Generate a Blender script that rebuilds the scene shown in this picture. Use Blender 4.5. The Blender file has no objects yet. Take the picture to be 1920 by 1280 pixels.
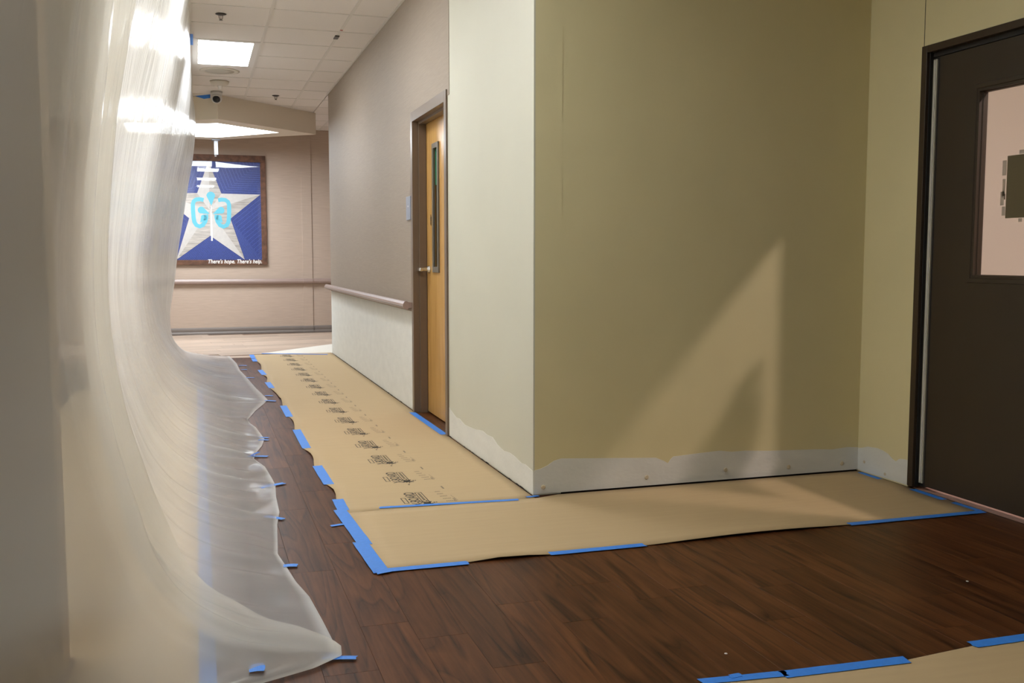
import bpy, bmesh, math, random
from mathutils import Vector, Matrix
random.seed(7)
sc = bpy.context.scene
COL = sc.collection

# ------------------------------------------------------------------ camera, world, exposure
cam = bpy.data.objects.new('camera', bpy.data.cameras.new('camera'))
COL.objects.link(cam)
cam.data.sensor_width = 36.0
cam.data.lens = 34.555
cam.data.clip_start = 0.02
cam.location = (0, 0, 1.137)
cam.rotation_euler = (math.pi / 2 - 0.0864, 0, -0.3097)
sc.camera = cam
W = bpy.data.worlds.new('world'); sc.world = W; W.use_nodes = True
W.node_tree.nodes['Background'].inputs[0].default_value = (0.8, 0.85, 1, 1)
W.node_tree.nodes['Background'].inputs[1].default_value = 0.0
sc.view_settings.view_transform = 'Standard'
sc.view_settings.look = 'None'
sc.view_settings.exposure = 0.55
sc.view_settings.gamma = 1.0
sc.view_settings.use_curve_mapping = False
sc.cycles.max_bounces = 10
sc.cycles.diffuse_bounces = 6
sc.cycles.transparent_max_bounces = 16
PANEL_L = 15.0      # corridor troffers
SKY_L = 16.0        # opening in the soffit

ZC = 2.998          # ceiling height
X1 = 1.497          # corridor right wall
X2 = 3.32           # alcove right wall
YA = 4.346          # wall facing the camera
YE = 11.62          # far end of the corridor right wall
YF = 14.98          # far wall
XL = -2.10          # corridor left wall

# ------------------------------------------------------------------ materials
def new_mat(name):
    m = bpy.data.materials.new(name); m.use_nodes = True
    nt = m.node_tree
    return m, nt, nt.nodes['Principled BSDF']

def mat(name, col, rough=0.6, metal=0.0, var=0.0, vscale=(4, 4, 4), bump=0.0, bscale=(60, 60, 60), spec=0.5,
        emit=None, estr=0.0, detail=4.0, coord='Object'):
    m, nt, b = new_mat(name)
    c = (*col, 1)
    b.inputs['Base Color'].default_value = c
    b.inputs['Roughness'].default_value = rough
    b.inputs['Metallic'].default_value = metal
    b.inputs['Specular IOR Level'].default_value = spec
    if emit:
        b.inputs['Emission Color'].default_value = (*emit, 1)
        b.inputs['Emission Strength'].default_value = estr
    if var or bump:
        tc = nt.nodes.new('ShaderNodeTexCoord')
    if var:
        mp = nt.nodes.new('ShaderNodeMapping'); mp.inputs['Scale'].default_value = vscale
        nt.links.new(tc.outputs[coord], mp.inputs[0])
        n = nt.nodes.new('ShaderNodeTexNoise'); n.inputs['Detail'].default_value = detail
        n.inputs['Scale'].default_value = 1.0
        nt.links.new(mp.outputs[0], n.inputs['Vector'])
        r = nt.nodes.new('ShaderNodeValToRGB')
        r.color_ramp.elements[0].position = 0.3; r.color_ramp.elements[1].position = 0.7
        r.color_ramp.elements[0].color = (*[x * (1 - var) for x in col], 1)
        r.color_ramp.elements[1].color = (*[min(1, x * (1 + var)) for x in col], 1)
        nt.links.new(n.outputs['Fac'], r.inputs[0])
        nt.links.new(r.outputs[0], b.inputs['Base Color'])
    if bump:
        mp2 = nt.nodes.new('ShaderNodeMapping'); mp2.inputs['Scale'].default_value = bscale
        nt.links.new(tc.outputs[coord], mp2.inputs[0])
        n2 = nt.nodes.new('ShaderNodeTexNoise'); n2.inputs['Scale'].default_value = 1.0
        n2.inputs['Detail'].default_value = 3
        nt.links.new(mp2.outputs[0], n2.inputs['Vector'])
        bp = nt.nodes.new('ShaderNodeBump'); bp.inputs['Strength'].default_value = bump
        bp.inputs['Distance'].default_value = 0.002
        nt.links.new(n2.outputs['Fac'], bp.inputs['Height'])
        nt.links.new(bp.outputs[0], b.inputs['Normal'])
    return m

def wood_mat(name, dark, mid, light, rough, sx, sy, along='Y', warp=1.2):
    """plank wood: long grain with cathedral swirls, offset per plank"""
    m, nt, b = new_mat(name)
    N = nt.nodes.new; L = nt.links.new
    tc = N('ShaderNodeTexCoord'); oi = N('ShaderNodeObjectInfo')
    mul = N('ShaderNodeVectorMath'); mul.operation = 'SCALE'
    cmb = N('ShaderNodeCombineXYZ')
    m1 = N('ShaderNodeMath'); m1.operation = 'MULTIPLY'; m1.inputs[1].default_value = 37.0
    m2 = N('ShaderNodeMath'); m2.operation = 'MULTIPLY'; m2.inputs[1].default_value = 71.0
    L(oi.outputs['Random'], m1.inputs[0]); L(oi.outputs['Random'], m2.inputs[0])
    L(m1.outputs[0], cmb.inputs[0]); L(m2.outputs[0], cmb.inputs[1])
    add = N('ShaderNodeVectorMath'); add.operation = 'ADD'
    L(tc.outputs['Object'], add.inputs[0]); L(cmb.outputs[0], add.inputs[1])
    mp = N('ShaderNodeMapping'); mp.inputs['Scale'].default_value = (sx, sy, 1) if along == 'Y' else (sy, sx, 1)
    L(add.outputs[0], mp.inputs[0])
    n0 = N('ShaderNodeTexNoise'); n0.inputs['Scale'].default_value = 0.55; n0.inputs['Detail'].default_value = 2
    n0.inputs['Distortion'].default_value = 0.5
    mp0 = N('ShaderNodeMapping'); mp0.inputs['Scale'].default_value = (sx, sy * 0.6, 1) if along == 'Y' else (sy * 0.6, sx, 1)
    L(add.outputs[0], mp0.inputs[0]); L(mp0.outputs[0], n0.inputs['Vector'])
    # contour lines of a smooth noise give growth rings
    k = N('ShaderNodeMath'); k.operation = 'MULTIPLY'; k.inputs[1].default_value = 9.0 * warp
    L(n0.outputs['Fac'], k.inputs[0])
    fr = N('ShaderNodeMath'); fr.operation = 'FRACT'; L(k.outputs[0], fr.inputs[0])
    n1 = N('ShaderNodeTexNoise'); n1.inputs['Scale'].default_value = 3.0; n1.inputs['Detail'].default_value = 6
    n1.inputs['Roughness'].default_value = 0.65
    L(mp.outputs[0], n1.inputs['Vector'])
    mx = N('ShaderNodeMath'); mx.operation = 'MULTIPLY_ADD'; mx.inputs[1].default_value = 0.17
    L(fr.outputs[0], mx.inputs[0])
    mp3 = N('ShaderNodeMapping'); mp3.inputs['Scale'].default_value = (sx * 9, sy * 2.4, 1) if along == 'Y' else (sy * 2.4, sx * 9, 1)
    L(add.outputs[0], mp3.inputs[0])
    n3 = N('ShaderNodeTexNoise'); n3.inputs['Scale'].default_value = 1.0; n3.inputs['Detail'].default_value = 4
    L(mp3.outputs[0], n3.inputs['Vector'])
    s3 = N('ShaderNodeMath'); s3.operation = 'MULTIPLY_ADD'; s3.inputs[1].default_value = 0.42
    L(n3.outputs['Fac'], s3.inputs[0])
    sc_ = N('ShaderNodeMath'); sc_.operation = 'MULTIPLY'; sc_.inputs[1].default_value = 0.40
    L(n1.outputs['Fac'], sc_.inputs[0]); L(sc_.outputs[0], s3.inputs[2]); L(s3.outputs[0], mx.inputs[2])
    r = N('ShaderNodeValToRGB')
    e = r.color_ramp.elements
    e[0].position = 0.28; e[0].color = (*dark, 1)
    e[1].position = 0.74; e[1].color = (*light, 1)
    em = e.new(0.48); em.color = (*mid, 1)
    ln = N('ShaderNodeMapRange'); ln.inputs[1].default_value = 0.80; ln.inputs[2].default_value = 1.0
    ln.inputs[3].default_value = 0.0; ln.inputs[4].default_value = -0.20 * warp
    L(fr.outputs[0], ln.inputs[0])
    ad = N('ShaderNodeMath'); ad.operation = 'ADD'; L(mx.outputs[0], ad.inputs[0]); L(ln.outputs[0], ad.inputs[1])
    L(ad.outputs[0], r.inputs[0])
    hv = N('ShaderNodeHueSaturation')
    mr = N('ShaderNodeMapRange'); mr.inputs[3].default_value = 0.85; mr.inputs[4].default_value = 1.15
    L(oi.outputs['Random'], mr.inputs[0]); L(mr.outputs[0], hv.inputs['Value'])
    L(r.outputs[0], hv.inputs['Color']); L(hv.outputs[0], b.inputs['Base Color'])
    b.inputs['Roughness'].default_value = rough; b.inputs['Specular IOR Level'].default_value = 0.15
    bp = N('ShaderNodeBump'); bp.inputs['Strength'].default_value = 0.12; bp.inputs['Distance'].default_value = 0.002
    L(n1.outputs['Fac'], bp.inputs['Height']); L(bp.outputs[0], b.inputs['Normal'])
    return m

def film_mat(name, tint, clear, rough):
    """milky polyethylene film: part clear, part diffusing both ways, glossy skin, fine wrinkles"""
    m, nt, b = new_mat(name)
    nt.nodes.remove(b)
    N = nt.nodes.new; L = nt.links.new
    out = nt.nodes['Material Output']
    uv = N('ShaderNodeUVMap')
    def noise(scale, detail, dist=0.0):
        mp = N('ShaderNodeMapping'); mp.inputs['Scale'].default_value = scale
        L(uv.outputs[0], mp.inputs[0])
        n = N('ShaderNodeTexNoise'); n.inputs['Scale'].default_value = 1; n.inputs['Detail'].default_value = detail
        n.inputs['Distortion'].default_value = dist
        L(mp.outputs[0], n.inputs['Vector']); return n
    na = noise((8, 0.9, 1), 2, 0.5); nb = noise((30, 12, 1), 3, 0.9); nc = noise((2.6, 1.2, 1), 2, 0.5)
    s1 = N('ShaderNodeMath'); s1.operation = 'MULTIPLY_ADD'; s1.inputs[1].default_value = 0.16
    L(nb.outputs['Fac'], s1.inputs[0]); L(na.outputs['Fac'], s1.inputs[2])
    s2 = N('ShaderNodeMath'); s2.operation = 'MULTIPLY_ADD'; s2.inputs[1].default_value = 0.8
    L(nc.outputs['Fac'], s2.inputs[0]); L(s1.outputs[0], s2.inputs[2])
    bp = N('ShaderNodeBump'); 
    sv = N('ShaderNodeSeparateXYZ'); L(uv.outputs[0], sv.inputs[0])
    st = N('ShaderNodeMapRange'); st.inputs[1].default_value = 0.4; st.inputs[2].default_value = 1.5
    st.inputs[3].default_value = 0.9; st.inputs[4].default_value = 0.2      # crinkled near the taped top, smoother below
    L(sv.outputs[1], st.inputs[0]); L(st.outputs[0], bp.inputs['Strength'])
    bp.inputs['Distance'].default_value = 0.022
    L(s2.outputs[0], bp.inputs['Height'])
    di = N('ShaderNodeBsdfDiffuse'); di.inputs[0].default_value = (*tint, 1)
    tl = N('ShaderNodeBsdfTranslucent'); tl.inputs[0].default_value = (*tint, 1)
    tr = N('ShaderNodeBsdfTransparent'); tr.inputs[0].default_value = (0.97, 0.97, 0.96, 1)
    gl = N('ShaderNodeBsdfGlossy'); gl.inputs['Roughness'].default_value = rough
    fz = N('ShaderNodeFresnel'); fz.inputs[0].default_value = 1.45
    for x in (di, gl, fz): L(bp.outputs[0], x.inputs['Normal'])
    a = N('ShaderNodeMixShader'); a.inputs[0].default_value = 0.50
    L(di.outputs[0], a.inputs[1]); L(tl.outputs[0], a.inputs[2])
    c = N('ShaderNodeMixShader')
    sx = N('ShaderNodeSeparateXYZ'); L(uv.outputs[0], sx.inputs[0])
    mr = N('ShaderNodeMath'); mr.operation = 'MULTIPLY'; mr.inputs[1].default_value = 1 / 3.4
    L(sx.outputs[1], mr.inputs[0])
    cr = N('ShaderNodeValToRGB'); e = cr.color_ramp.elements     # haze painted by height: milky above, clear on the floor, milky hem
    e[0].position = 0.70; e[0].color = (clear[0],) * 3 + (1,)
    e[1].position = 0.90; e[1].color = (clear[1],) * 3 + (1,)
    for p_, v_ in ((0.975, clear[1]), (0.992, 0.10)):
        q_ = e.new(p_); q_.color = (v_, v_, v_, 1)
    L(mr.outputs[0], cr.inputs[0]); L(cr.outputs[0], c.inputs[0])
    L(a.outputs[0], c.inputs[1]); L(tr.outputs[0], c.inputs[2])
    gw = N('ShaderNodeMath'); gw.operation = 'MULTIPLY'; gw.inputs[1].default_value = 0.55; L(fz.outputs[0], gw.inputs[0])
    d = N('ShaderNodeMixShader'); L(gw.outputs[0], d.inputs[0])
    L(c.outputs[0], d.inputs[1]); L(gl.outputs[0], d.inputs[2])
    L(d.outputs[0], out.inputs[0])
    return m

M = {}
M['olive'] = mat('wall_paint_warm_tint', (0.66, 0.585, 0.335), 0.55, var=0.03, vscale=(2, 2, 2), bump=0.15, bscale=(90, 90, 90))  # same wall paint as cream, with the warm ambient tint put into its colour
M['cream'] = mat('cream_paint', (0.545, 0.535, 0.435), 0.55, var=0.02, vscale=(2, 2, 2), bump=0.15, bscale=(90, 90, 90))
M['bulk'] = mat('bulkhead_paint', (0.74, 0.66, 0.54), 0.6, bump=0.1)
M['plaster'] = mat('bare_plaster', (0.66, 0.66, 0.615), 0.75, var=0.04, vscale=(6, 6, 14), bump=0.5, bscale=(40, 40, 70))
M['paper_wall'] = mat('taupe_wallcovering', (0.30, 0.243, 0.188), 0.6, var=0.06, vscale=(7, 7, 160), bump=0.5, bscale=(30, 30, 400), detail=5)
M['paper_far'] = mat('tan_wallcovering', (0.47, 0.365, 0.29), 0.6, var=0.07, vscale=(5, 5, 120), bump=0.4, bscale=(20, 20, 250), detail=5)
M['paper_dark'] = mat('brown_wallcovering', (0.58, 0.41, 0.24), 0.7, var=0.05, vscale=(5, 5, 80))
M['tile'] = mat('ceiling_tile', (0.76, 0.71, 0.66), 0.9, var=0.05, vscale=(180, 180, 180), bump=0.6, bscale=(220, 220, 220))
M['grid'] = mat('grid_metal', (0.66, 0.62, 0.56), 0.45)
M['plain_ceiling'] = mat('plain_ceiling', (0.6, 0.56, 0.48), 0.9, bump=0.2)
M['rail'] = mat('handrail_vinyl', (0.33, 0.24, 0.205), 0.35, var=0.03, vscale=(3, 3, 3))
M['frame_metal'] = mat('bronze_painted_steel', (0.15, 0.105, 0.07), 0.32, bump=0.05)
M['dark_frame'] = mat('dark_brown_steel', (0.040, 0.024, 0.012), 0.4)
M['dark_door'] = mat('dark_brown_door_face', (0.036, 0.023, 0.011), 0.5, var=0.06, vscale=(3, 3, 3))
M['black'] = mat('black_rubber', (0.012, 0.010, 0.009), 0.6)
M['gap'] = mat('gap_shade_and_joint', (0.02, 0.017, 0.014), 0.9)  # near-black painted as the shade of open gaps; also colours a real joint
M['maple'] = wood_mat('maple_veneer', (0.36, 0.19, 0.05), (0.50, 0.28, 0.085), (0.56, 0.34, 0.12), 0.25, 5, 14, 'Y', 0.3)
M['grey_metal'] = mat('grey_metal', (0.15, 0.13, 0.10), 0.4, 0.2)
M['chrome'] = mat('satin_chrome', (0.80, 0.80, 0.78), 0.22, 1.0)
M['green'] = mat('green_sheet', (0.02, 0.17, 0.09), 0.5)
M['glass_dark'] = mat('dark_lite_glass', (0.02, 0.016, 0.01), 0.05)
M['sign_plate'] = mat('blue_grey_sign', (0.26, 0.28, 0.34), 0.35, var=0.04, vscale=(20, 20, 20))
M['sign_olive'] = mat('olive_grey_sign_back', (0.15, 0.13, 0.075), 0.7)
M['tape_clear'] = mat('clear_tape', (0.62, 0.57, 0.53), 0.5)
M['white'] = mat('white_enamel', (0.74, 0.71, 0.66), 0.45)
M['edge_strip'] = mat('pale_grey_seal', (0.42, 0.40, 0.32), 0.5)
M['print'] = mat('black_print', (0.045, 0.035, 0.022), 0.8)
M['print_pale'] = mat('faded_print', (0.20, 0.155, 0.095), 0.8)
M['kraft'] = mat('kraft_paper', (0.465, 0.338, 0.182), 0.75, var=0.025, vscale=(3, 40, 3), bump=0.12, bscale=(4, 60, 4))
M['kraft_far'] = mat('pale_paper', (0.72, 0.68, 0.60), 0.7)
M['tape'] = mat('blue_painters_tape', (0.035, 0.22, 0.72), 0.55, var=0.05, vscale=(60, 60, 60), bump=0.4, bscale=(300, 60, 60))
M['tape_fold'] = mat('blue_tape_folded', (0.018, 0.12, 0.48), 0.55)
M['floor'] = wood_mat('walnut_vinyl', (0.018, 0.0055, 0.0020), (0.085, 0.029, 0.0090), (0.150, 0.056, 0.0185), 0.42, 8, 1.1, 'Y')
M['subfloor'] = mat('plank_joint', (0.05, 0.025, 0.012), 0.9)
M['floor_far'] = wood_mat('pale_vinyl', (0.36, 0.26, 0.19), (0.48, 0.37, 0.29), (0.58, 0.46, 0.37), 0.4, 12, 1.5, 'X', 0.8)
M['subfloor_far'] = mat('pale_joint', (0.25, 0.16, 0.11), 0.8)
M['base'] = mat('grey_vinyl_base', (0.20, 0.17, 0.15), 0.4)
M['pink'] = mat('pinkish_white_paint', (0.78, 0.77, 0.73), 0.7)
M['pinkfloor'] = mat('pinkish_threshold', (0.34, 0.20, 0.16), 0.5)
M['pic_blue'] = mat('printed_blue', (0.022, 0.042, 0.21), 0.5, var=0.25, vscale=(90, 90, 90), detail=6)
M['pic_line'] = mat('printed_pale_blue', (0.085, 0.13, 0.38), 0.5)
M['pic_white'] = mat('printed_white', (0.56, 0.53, 0.50), 0.5, var=0.05, vscale=(20, 20, 20))
M['pic_wood'] = mat('printed_white_wood', (0.44, 0.40, 0.36), 0.5, var=0.30, vscale=(5, 5, 45), detail=6)
M['pic_teal'] = mat('printed_aqua', (0.12, 0.48, 0.60), 0.5)
M['frame_wood'] = mat('rustic_brown_board', (0.115, 0.050, 0.026), 0.7, var=0.5, vscale=(14, 14, 14), bump=0.6, bscale=(30, 30, 30), detail=6)
M['letter'] = mat('white_letter', (0.85, 0.83, 0.80), 0.5)
M['cam_white'] = mat('camera_shell', (0.62, 0.60, 0.58), 0.35)
M['cam_lens'] = mat('camera_dome', (0.012, 0.013, 0.016), 0.08)
M['dev'] = mat('device_plastic', (0.62, 0.57, 0.48), 0.5)
M['grille'] = mat('speaker_grille', (0.52, 0.48, 0.40), 0.6, bump=0.6, bscale=(400, 400, 400))
M['brass'] = mat('sprinkler_metal', (0.20, 0.17, 0.14), 0.3, 0.9)
M['dark_metal'] = mat('dark_metal', (0.06, 0.05, 0.045), 0.35, 0.6)
M['red'] = mat('red_dot', (0.45, 0.08, 0.05), 0.5)
M['mount'] = mat('mount_grey', (0.15, 0.15, 0.16), 0.35, 0.3)
M['screw'] = mat('plaster_plug', (0.55, 0.47, 0.33), 0.7, bump=0.5)
M['panel'] = mat('troffer_lens', (0.9, 0.9, 0.9), 0.5, emit=(0.93, 0.965, 1.0), estr=PANEL_L)
M['panel_backlight'] = mat('added_backlight_lens', (0.9, 0.9, 0.9), 0.5, emit=(0.95, 0.97, 1.0), estr=9.0)  # added emitter that lights the plastic from behind
M['skylight'] = mat('lit_cove', (0.9, 0.9, 0.9), 0.5, emit=(0.86, 0.93, 1.0), estr=SKY_L)
M['lamp'] = mat('downlight_lens', (0.9, 0.9, 0.9), 0.5, emit=(1.0, 0.85, 0.84), estr=950.0)
M['film'] = film_mat('polyethylene_film', (0.94, 0.94, 0.93), (0.03, 0.58), 0.21)
M['film2'] = film_mat('polyethylene_film_near', (0.94, 0.92, 0.85), (0.20, 0.50), 0.25)
m, nt, b = new_mat('clear_glass'); M['glass'] = m
nt.nodes.remove(b)
tr = nt.nodes.new('ShaderNodeBsdfTransparent'); tr.inputs[0].default_value = (0.95, 0.93, 0.90, 1)
gl = nt.nodes.new('ShaderNodeBsdfGlossy'); gl.inputs['Roughness'].default_value = 0.02
mx = nt.nodes.new('ShaderNodeMixShader'); mx.inputs[0].default_value = 0.05
nt.links.new(tr.outputs[0], mx.inputs[1]); nt.links.new(gl.outputs[0], mx.inputs[2])
nt.links.new(mx.outputs[0], nt.nodes['Material Output'].inputs[0])

# ------------------------------------------------------------------ helpers
def obj(name, me, parent=None, loc=None):
    o = bpy.data.objects.new(name, me); COL.objects.link(o)
    if loc is not None: o.location = loc
    if parent is not None: o.parent = parent
    return o

def fin(bm, name, m, parent=None, loc=None, smooth=False):
    bmesh.ops.recalc_face_normals(bm, faces=bm.faces)
    me = bpy.data.meshes.new(name); bm.to_mesh(me); bm.free()
    if m is not None: me.materials.append(m)
    if smooth:
        for p in me.polygons: p.use_smooth = True
    return obj(name, me, parent, loc)

def b_box(bm, x0, x1, y0, y1, z0, z1, bevel=0.0):
    t = bmesh.ops.create_cube(bm, size=1.0)
    vs = t['verts']
    for v in vs:
        v.co = Vector(((x0 + x1) / 2 + v.co.x * (x1 - x0), (y0 + y1) / 2 + v.co.y * (y1 - y0), (z0 + z1) / 2 + v.co.z * (z1 - z0)))
    if bevel:
        es = list({e for v in vs for e in v.link_edges})
        bmesh.ops.bevel(bm, geom=es, offset=bevel, segments=2, affect='EDGES', profile=0.5)

def box(name, x0, x1, y0, y1, z0, z1, m, parent=None, bevel=0.0):
    bm = bmesh.new(); b_box(bm, x0, x1, y0, y1, z0, z1, bevel)
    return fin(bm, name, m, parent)

def boxes(name, lst, m, parent=None, bevel=0.0):
    bm = bmesh.new()
    for a in lst: b_box(bm, *a, bevel)
    return fin(bm, name, m, parent)

def b_prism(bm, pts, off):
    """closed polygon (3-D points) extruded by the vector off"""
    off = Vector(off)
    a = [bm.verts.new(Vector(p)) for p in pts]
    c = [bm.verts.new(Vector(p) + off) for p in pts]
    bm.faces.new(a); bm.faces.new(c[::-1])
    n = len(a)
    for i in range(n):
        j = (i + 1) % n
        bm.faces.new((a[i], c[i], c[j], a[j]))

def prism(name, pts, off, m, parent=None):
    bm = bmesh.new(); b_prism(bm, pts, off)
    return fin(bm, name, m, parent)

def b_cyl(bm, p0, p1, r0, r1=None, seg=20):
    r1 = r0 if r1 is None else r1
    p0, p1 = Vector(p0), Vector(p1); d = p1 - p0
    t = bmesh.ops.create_cone(bm, cap_ends=True, segments=seg, radius1=r0, radius2=r1, depth=d.length)
    q = d.to_track_quat('Z', 'Y').to_matrix().to_4x4()
    bmesh.ops.transform(bm, matrix=Matrix.Translation((p0 + p1) / 2) @ q, verts=t['verts'])

def cyl(name, p0, p1, r0, m, parent=None, r1=None, seg=20, smooth=False):
    bm = bmesh.new(); b_cyl(bm, p0, p1, r0, r1, seg)
    return fin(bm, name, m, parent, smooth=smooth)

def lathe(name, prof, m, parent, c, seg=28):
    """profile of (r, z) turned about the vertical through c"""
    bm = bmesh.new(); rings = []
    for r, z in prof:
        rings.append([bm.verts.new((c[0] + r * math.cos(a), c[1] + r * math.sin(a), c[2] + z)) for a in [2 * math.pi * k / seg for k in range(seg)]])
    for A, B in zip(rings, rings[1:]):
        for i in range(seg):
            j = (i + 1) % seg
            bm.faces.new((A[i], A[j], B[j], B[i]))
    bm.faces.new(rings[0][::-1]); bm.faces.new(rings[-1])
    return fin(bm, name, m, parent, smooth=True)

def sweep(name, prof, path_axis, a0, a1, m, parent=None):
    """profile points (u, z) swept along X or Y"""
    bm = bmesh.new()
    P = lambda u, z, t: (t, u, z) if path_axis == 'X' else (u, t, z)
    A = [bm.verts.new(P(u, z, a0)) for u, z in prof]; B = [bm.verts.new(P(u, z, a1)) for u, z in prof]
    n = len(A)
    for i in range(n):
        j = (i + 1) % n
        bm.faces.new((A[i], A[j], B[j], B[i]))
    bm.faces.new(A[::-1]); bm.faces.new(B)
    return fin(bm, name, m, parent)

def empty(name, loc=(0, 0, 0)):
    o = bpy.data.objects.new(name, None); COL.objects.link(o); o.location = loc
    o.empty_display_size = 0.1
    return o

def adopt(root):
    """children were built in world coordinates: keep them there under a root that has a location"""
    inv = Matrix.Translation(root.location).inverted()
    for c in [o for o in bpy.data.objects if o.parent == root]:
        c.matrix_parent_inverse = inv

def tag(o, label, cat, group=None):
    o['label'] = label; o['category'] = cat
    if group: o['group'] = group
    return o

def struct(o):
    o['kind'] = 'structure'; return o

def text_mesh(body, size, shear=0.0, offset=0.0, xscale=1.0):
    cu = bpy.data.curves.new('txt', 'FONT'); cu.body = body; cu.size = size; cu.shear = shear
    cu.offset = offset; cu.resolution_u = 3
    o = bpy.data.objects.new('txt', cu); COL.objects.link(o)
    dg = bpy.context.evaluated_depsgraph_get()
    me = bpy.data.meshes.new_from_object(o.evaluated_get(dg))
    bpy.data.objects.remove(o); bpy.data.curves.remove(cu)
    for v in me.vertices: v.co.x *= xscale
    return me

# ------------------------------------------------------------------ floor
fl = struct(boxes('floor', [(-3.3, 6.4, -3.2, 11.42, -0.12, -0.0045)], M['subfloor']))
# dark walnut planks, 6 x 36 inches, along the corridor
PW, PL = 0.1513, 0.914
pm = {}
def plank_mesh(w, l):
    key = (round(w, 3), round(l, 3))
    if key not in pm:
        bm = bmesh.new(); b_box(bm, 0.0003, w - 0.0003, 0.0003, l - 0.0003, -0.0045, 0.0)
        top = [e for e in bm.edges if all(abs(v.co.z) < 1e-6 for v in e.verts)]
        bmesh.ops.bevel(bm, geom=top, offset=0.0004, segments=1, affect='EDGES')
        me = bpy.data.meshes.new('plank'); bm.to_mesh(me); bm.free(); me.materials.append(M['floor'])
        pm[key] = me
    return pm[key]
col0 = 0.4511 - 12 * PW
rng = random.Random(3)
for i in range(-1, 40):
    x = col0 + i * PW
    off = rng.random() * PL
    spans = []
    if -0.35 < x < 0.75: spans.append((1.55, 11.35))
    elif -0.75 < x <= -0.35: spans.append((1.55, 4.3))
    elif 0.75 <= x < 3.2: spans.append((1.75, 4.25))
    if 1.35 < x < 1.62: spans.append((5.6, 7.4))
    for a, bnd in spans:
        y = a - off
        while y < bnd:
            y0 = max(y, a - 0.4); 
            if bnd > 11:
                l = min(y + PL, 11.40) - y
            else: l = PL
            if l > 0.08:
                obj('plank', plank_mesh(PW, l), fl, (x, y, 0))
            y += PL
# pale floor of the lobby, planks laid slightly askew
fb = struct(boxes('floor_lobby', [(-3.3, 4.4, 11.42, 15.4, -0.12, -0.0045)], M['subfloor_far']))
fb['label'] = 'pale wood plank floor of the lobby beyond the corridor'
bmx = bmesh.new(); b_box(bmx, 0.001, 1.21, 0.001, 0.17, -0.0045, 0.0)
me_far = bpy.data.meshes.new('pale_plank'); bmx.to_mesh(me_far); bmx.free(); me_far.materials.append(M['floor_far'])
rot = math.radians(9)
for j in range(26):
    off = rng.random() * 1.21
    for k in range(-1, 3):
        u = -0.9 + k * 1.211 + off - 0.6; v = 0.0 + j * 0.171
        x = u * math.cos(rot) - v * math.sin(rot); y = 11.15 + u * math.sin(rot) + v * math.cos(rot)
        cx = x + 0.6 * math.cos(rot); cy = y + 0.6 * math.sin(rot)
        if 11.62 < cy < 14.80 and -1.3 < cx < 2.3 and min(y, y + 1.21 * math.sin(rot)) > 11.44:
            p = obj('pale_plank', me_far, fb, (x, y, 0.0)); p.rotation_euler.z = rot
fill = boxes('pale_plank', [(-0.9, 2.6, 11.425, 11.62, -0.0045, -0.0003)], M['floor_far'], fb)

# ------------------------------------------------------------------ walls
# corridor right wall (wallcovering above the handrail, pale wall below, cream stretch near the corner)
DY0, DY1, DZ = 5.98, 7.035, 2.12          # outer line of the left door frame
wr = struct(boxes('wall_right', [(X1, X1 + 0.14, YA, DY0, 0.0035, 3.3), (X1, X1 + 0.14, DY1, YE, 0.0035, 3.3),
                                 (X1, X1 + 0.14, DY0, DY1, DZ, 3.3)], M['cream']))
boxes('wallcovering', [(X1 - 0.003, X1, DY1 + 0.002, YE + 0.002, 0.735, ZC - 0.002), (X1 - 0.003, X1, 5.93, DY1 + 0.002, DZ + 0.002, ZC - 0.002)], M['paper_wall'], wr)
boxes('lower_panel', [(X1 - 0.002, X1, DY1 + 0.002, YE, 0.010, 0.735)], M['plaster'], wr)
pa = [(5.975, 0.19), (5.943, 0.177), (5.80, 0.150), (5.719, 0.155), (5.60, 0.138), (5.498, 0.142), (5.36, 0.150), (5.303, 0.158), (5.216, 0.167), (5.12, 0.160), (5.018, 0.166), (4.93, 0.142), (4.815, 0.130), (4.72, 0.139), (4.634, 0.137), (4.52, 0.124), (4.465, 0.130), (4.361, 0.121), (YA, 0.120)]
prism('bare_plaster_patch', [(X1, y, z) for y, z in pa] + [(X1, YA, 0.010), (X1, 5.975, 0.010)], (-0.0015, 0, 0), M['plaster'], wr)
# dark strips painted as the shade in gaps left by the removed baseboard
boxes('floor_gap_shade', [(X1 + 0.012, X1 + 0.10, YA + 0.012, DY0 - 0.01, 0.0005, 0.010), (X1 + 0.012, X1 + 0.10, DY1 + 0.01, YE - 0.01, 0.0005, 0.010)], M['gap'], wr)
bm = bmesh.new()
r2 = random.Random(11)
for k in range(30):                        # dark wedges painted as shade along the torn plaster edge
    y = r2.uniform(4.4, 5.9) if k < 14 else r2.uniform(7.1, 11.4)
    l = r2.uniform(0.02, 0.10); h = r2.uniform(0.000, 0.004)
    b_prism(bm, [(X1 - 0.0025, y, 0.003), (X1 - 0.0025, y + l, 0.003), (X1 - 0.0025, y + l * 0.75, 0.0045 + h), (X1 - 0.0025, y + l * 0.3, 0.0045 + h * 0.6)], (0.002, 0, 0))
fin(bm, 'torn_edge_shade', M['gap'], wr)['kind'] = 'stuff'
box('corner_trim', X1 - 0.0015, X1 + 0.006, YA - 0.0015, YA + 0.006, 0.115, ZC, M['cream'], wr)

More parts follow.
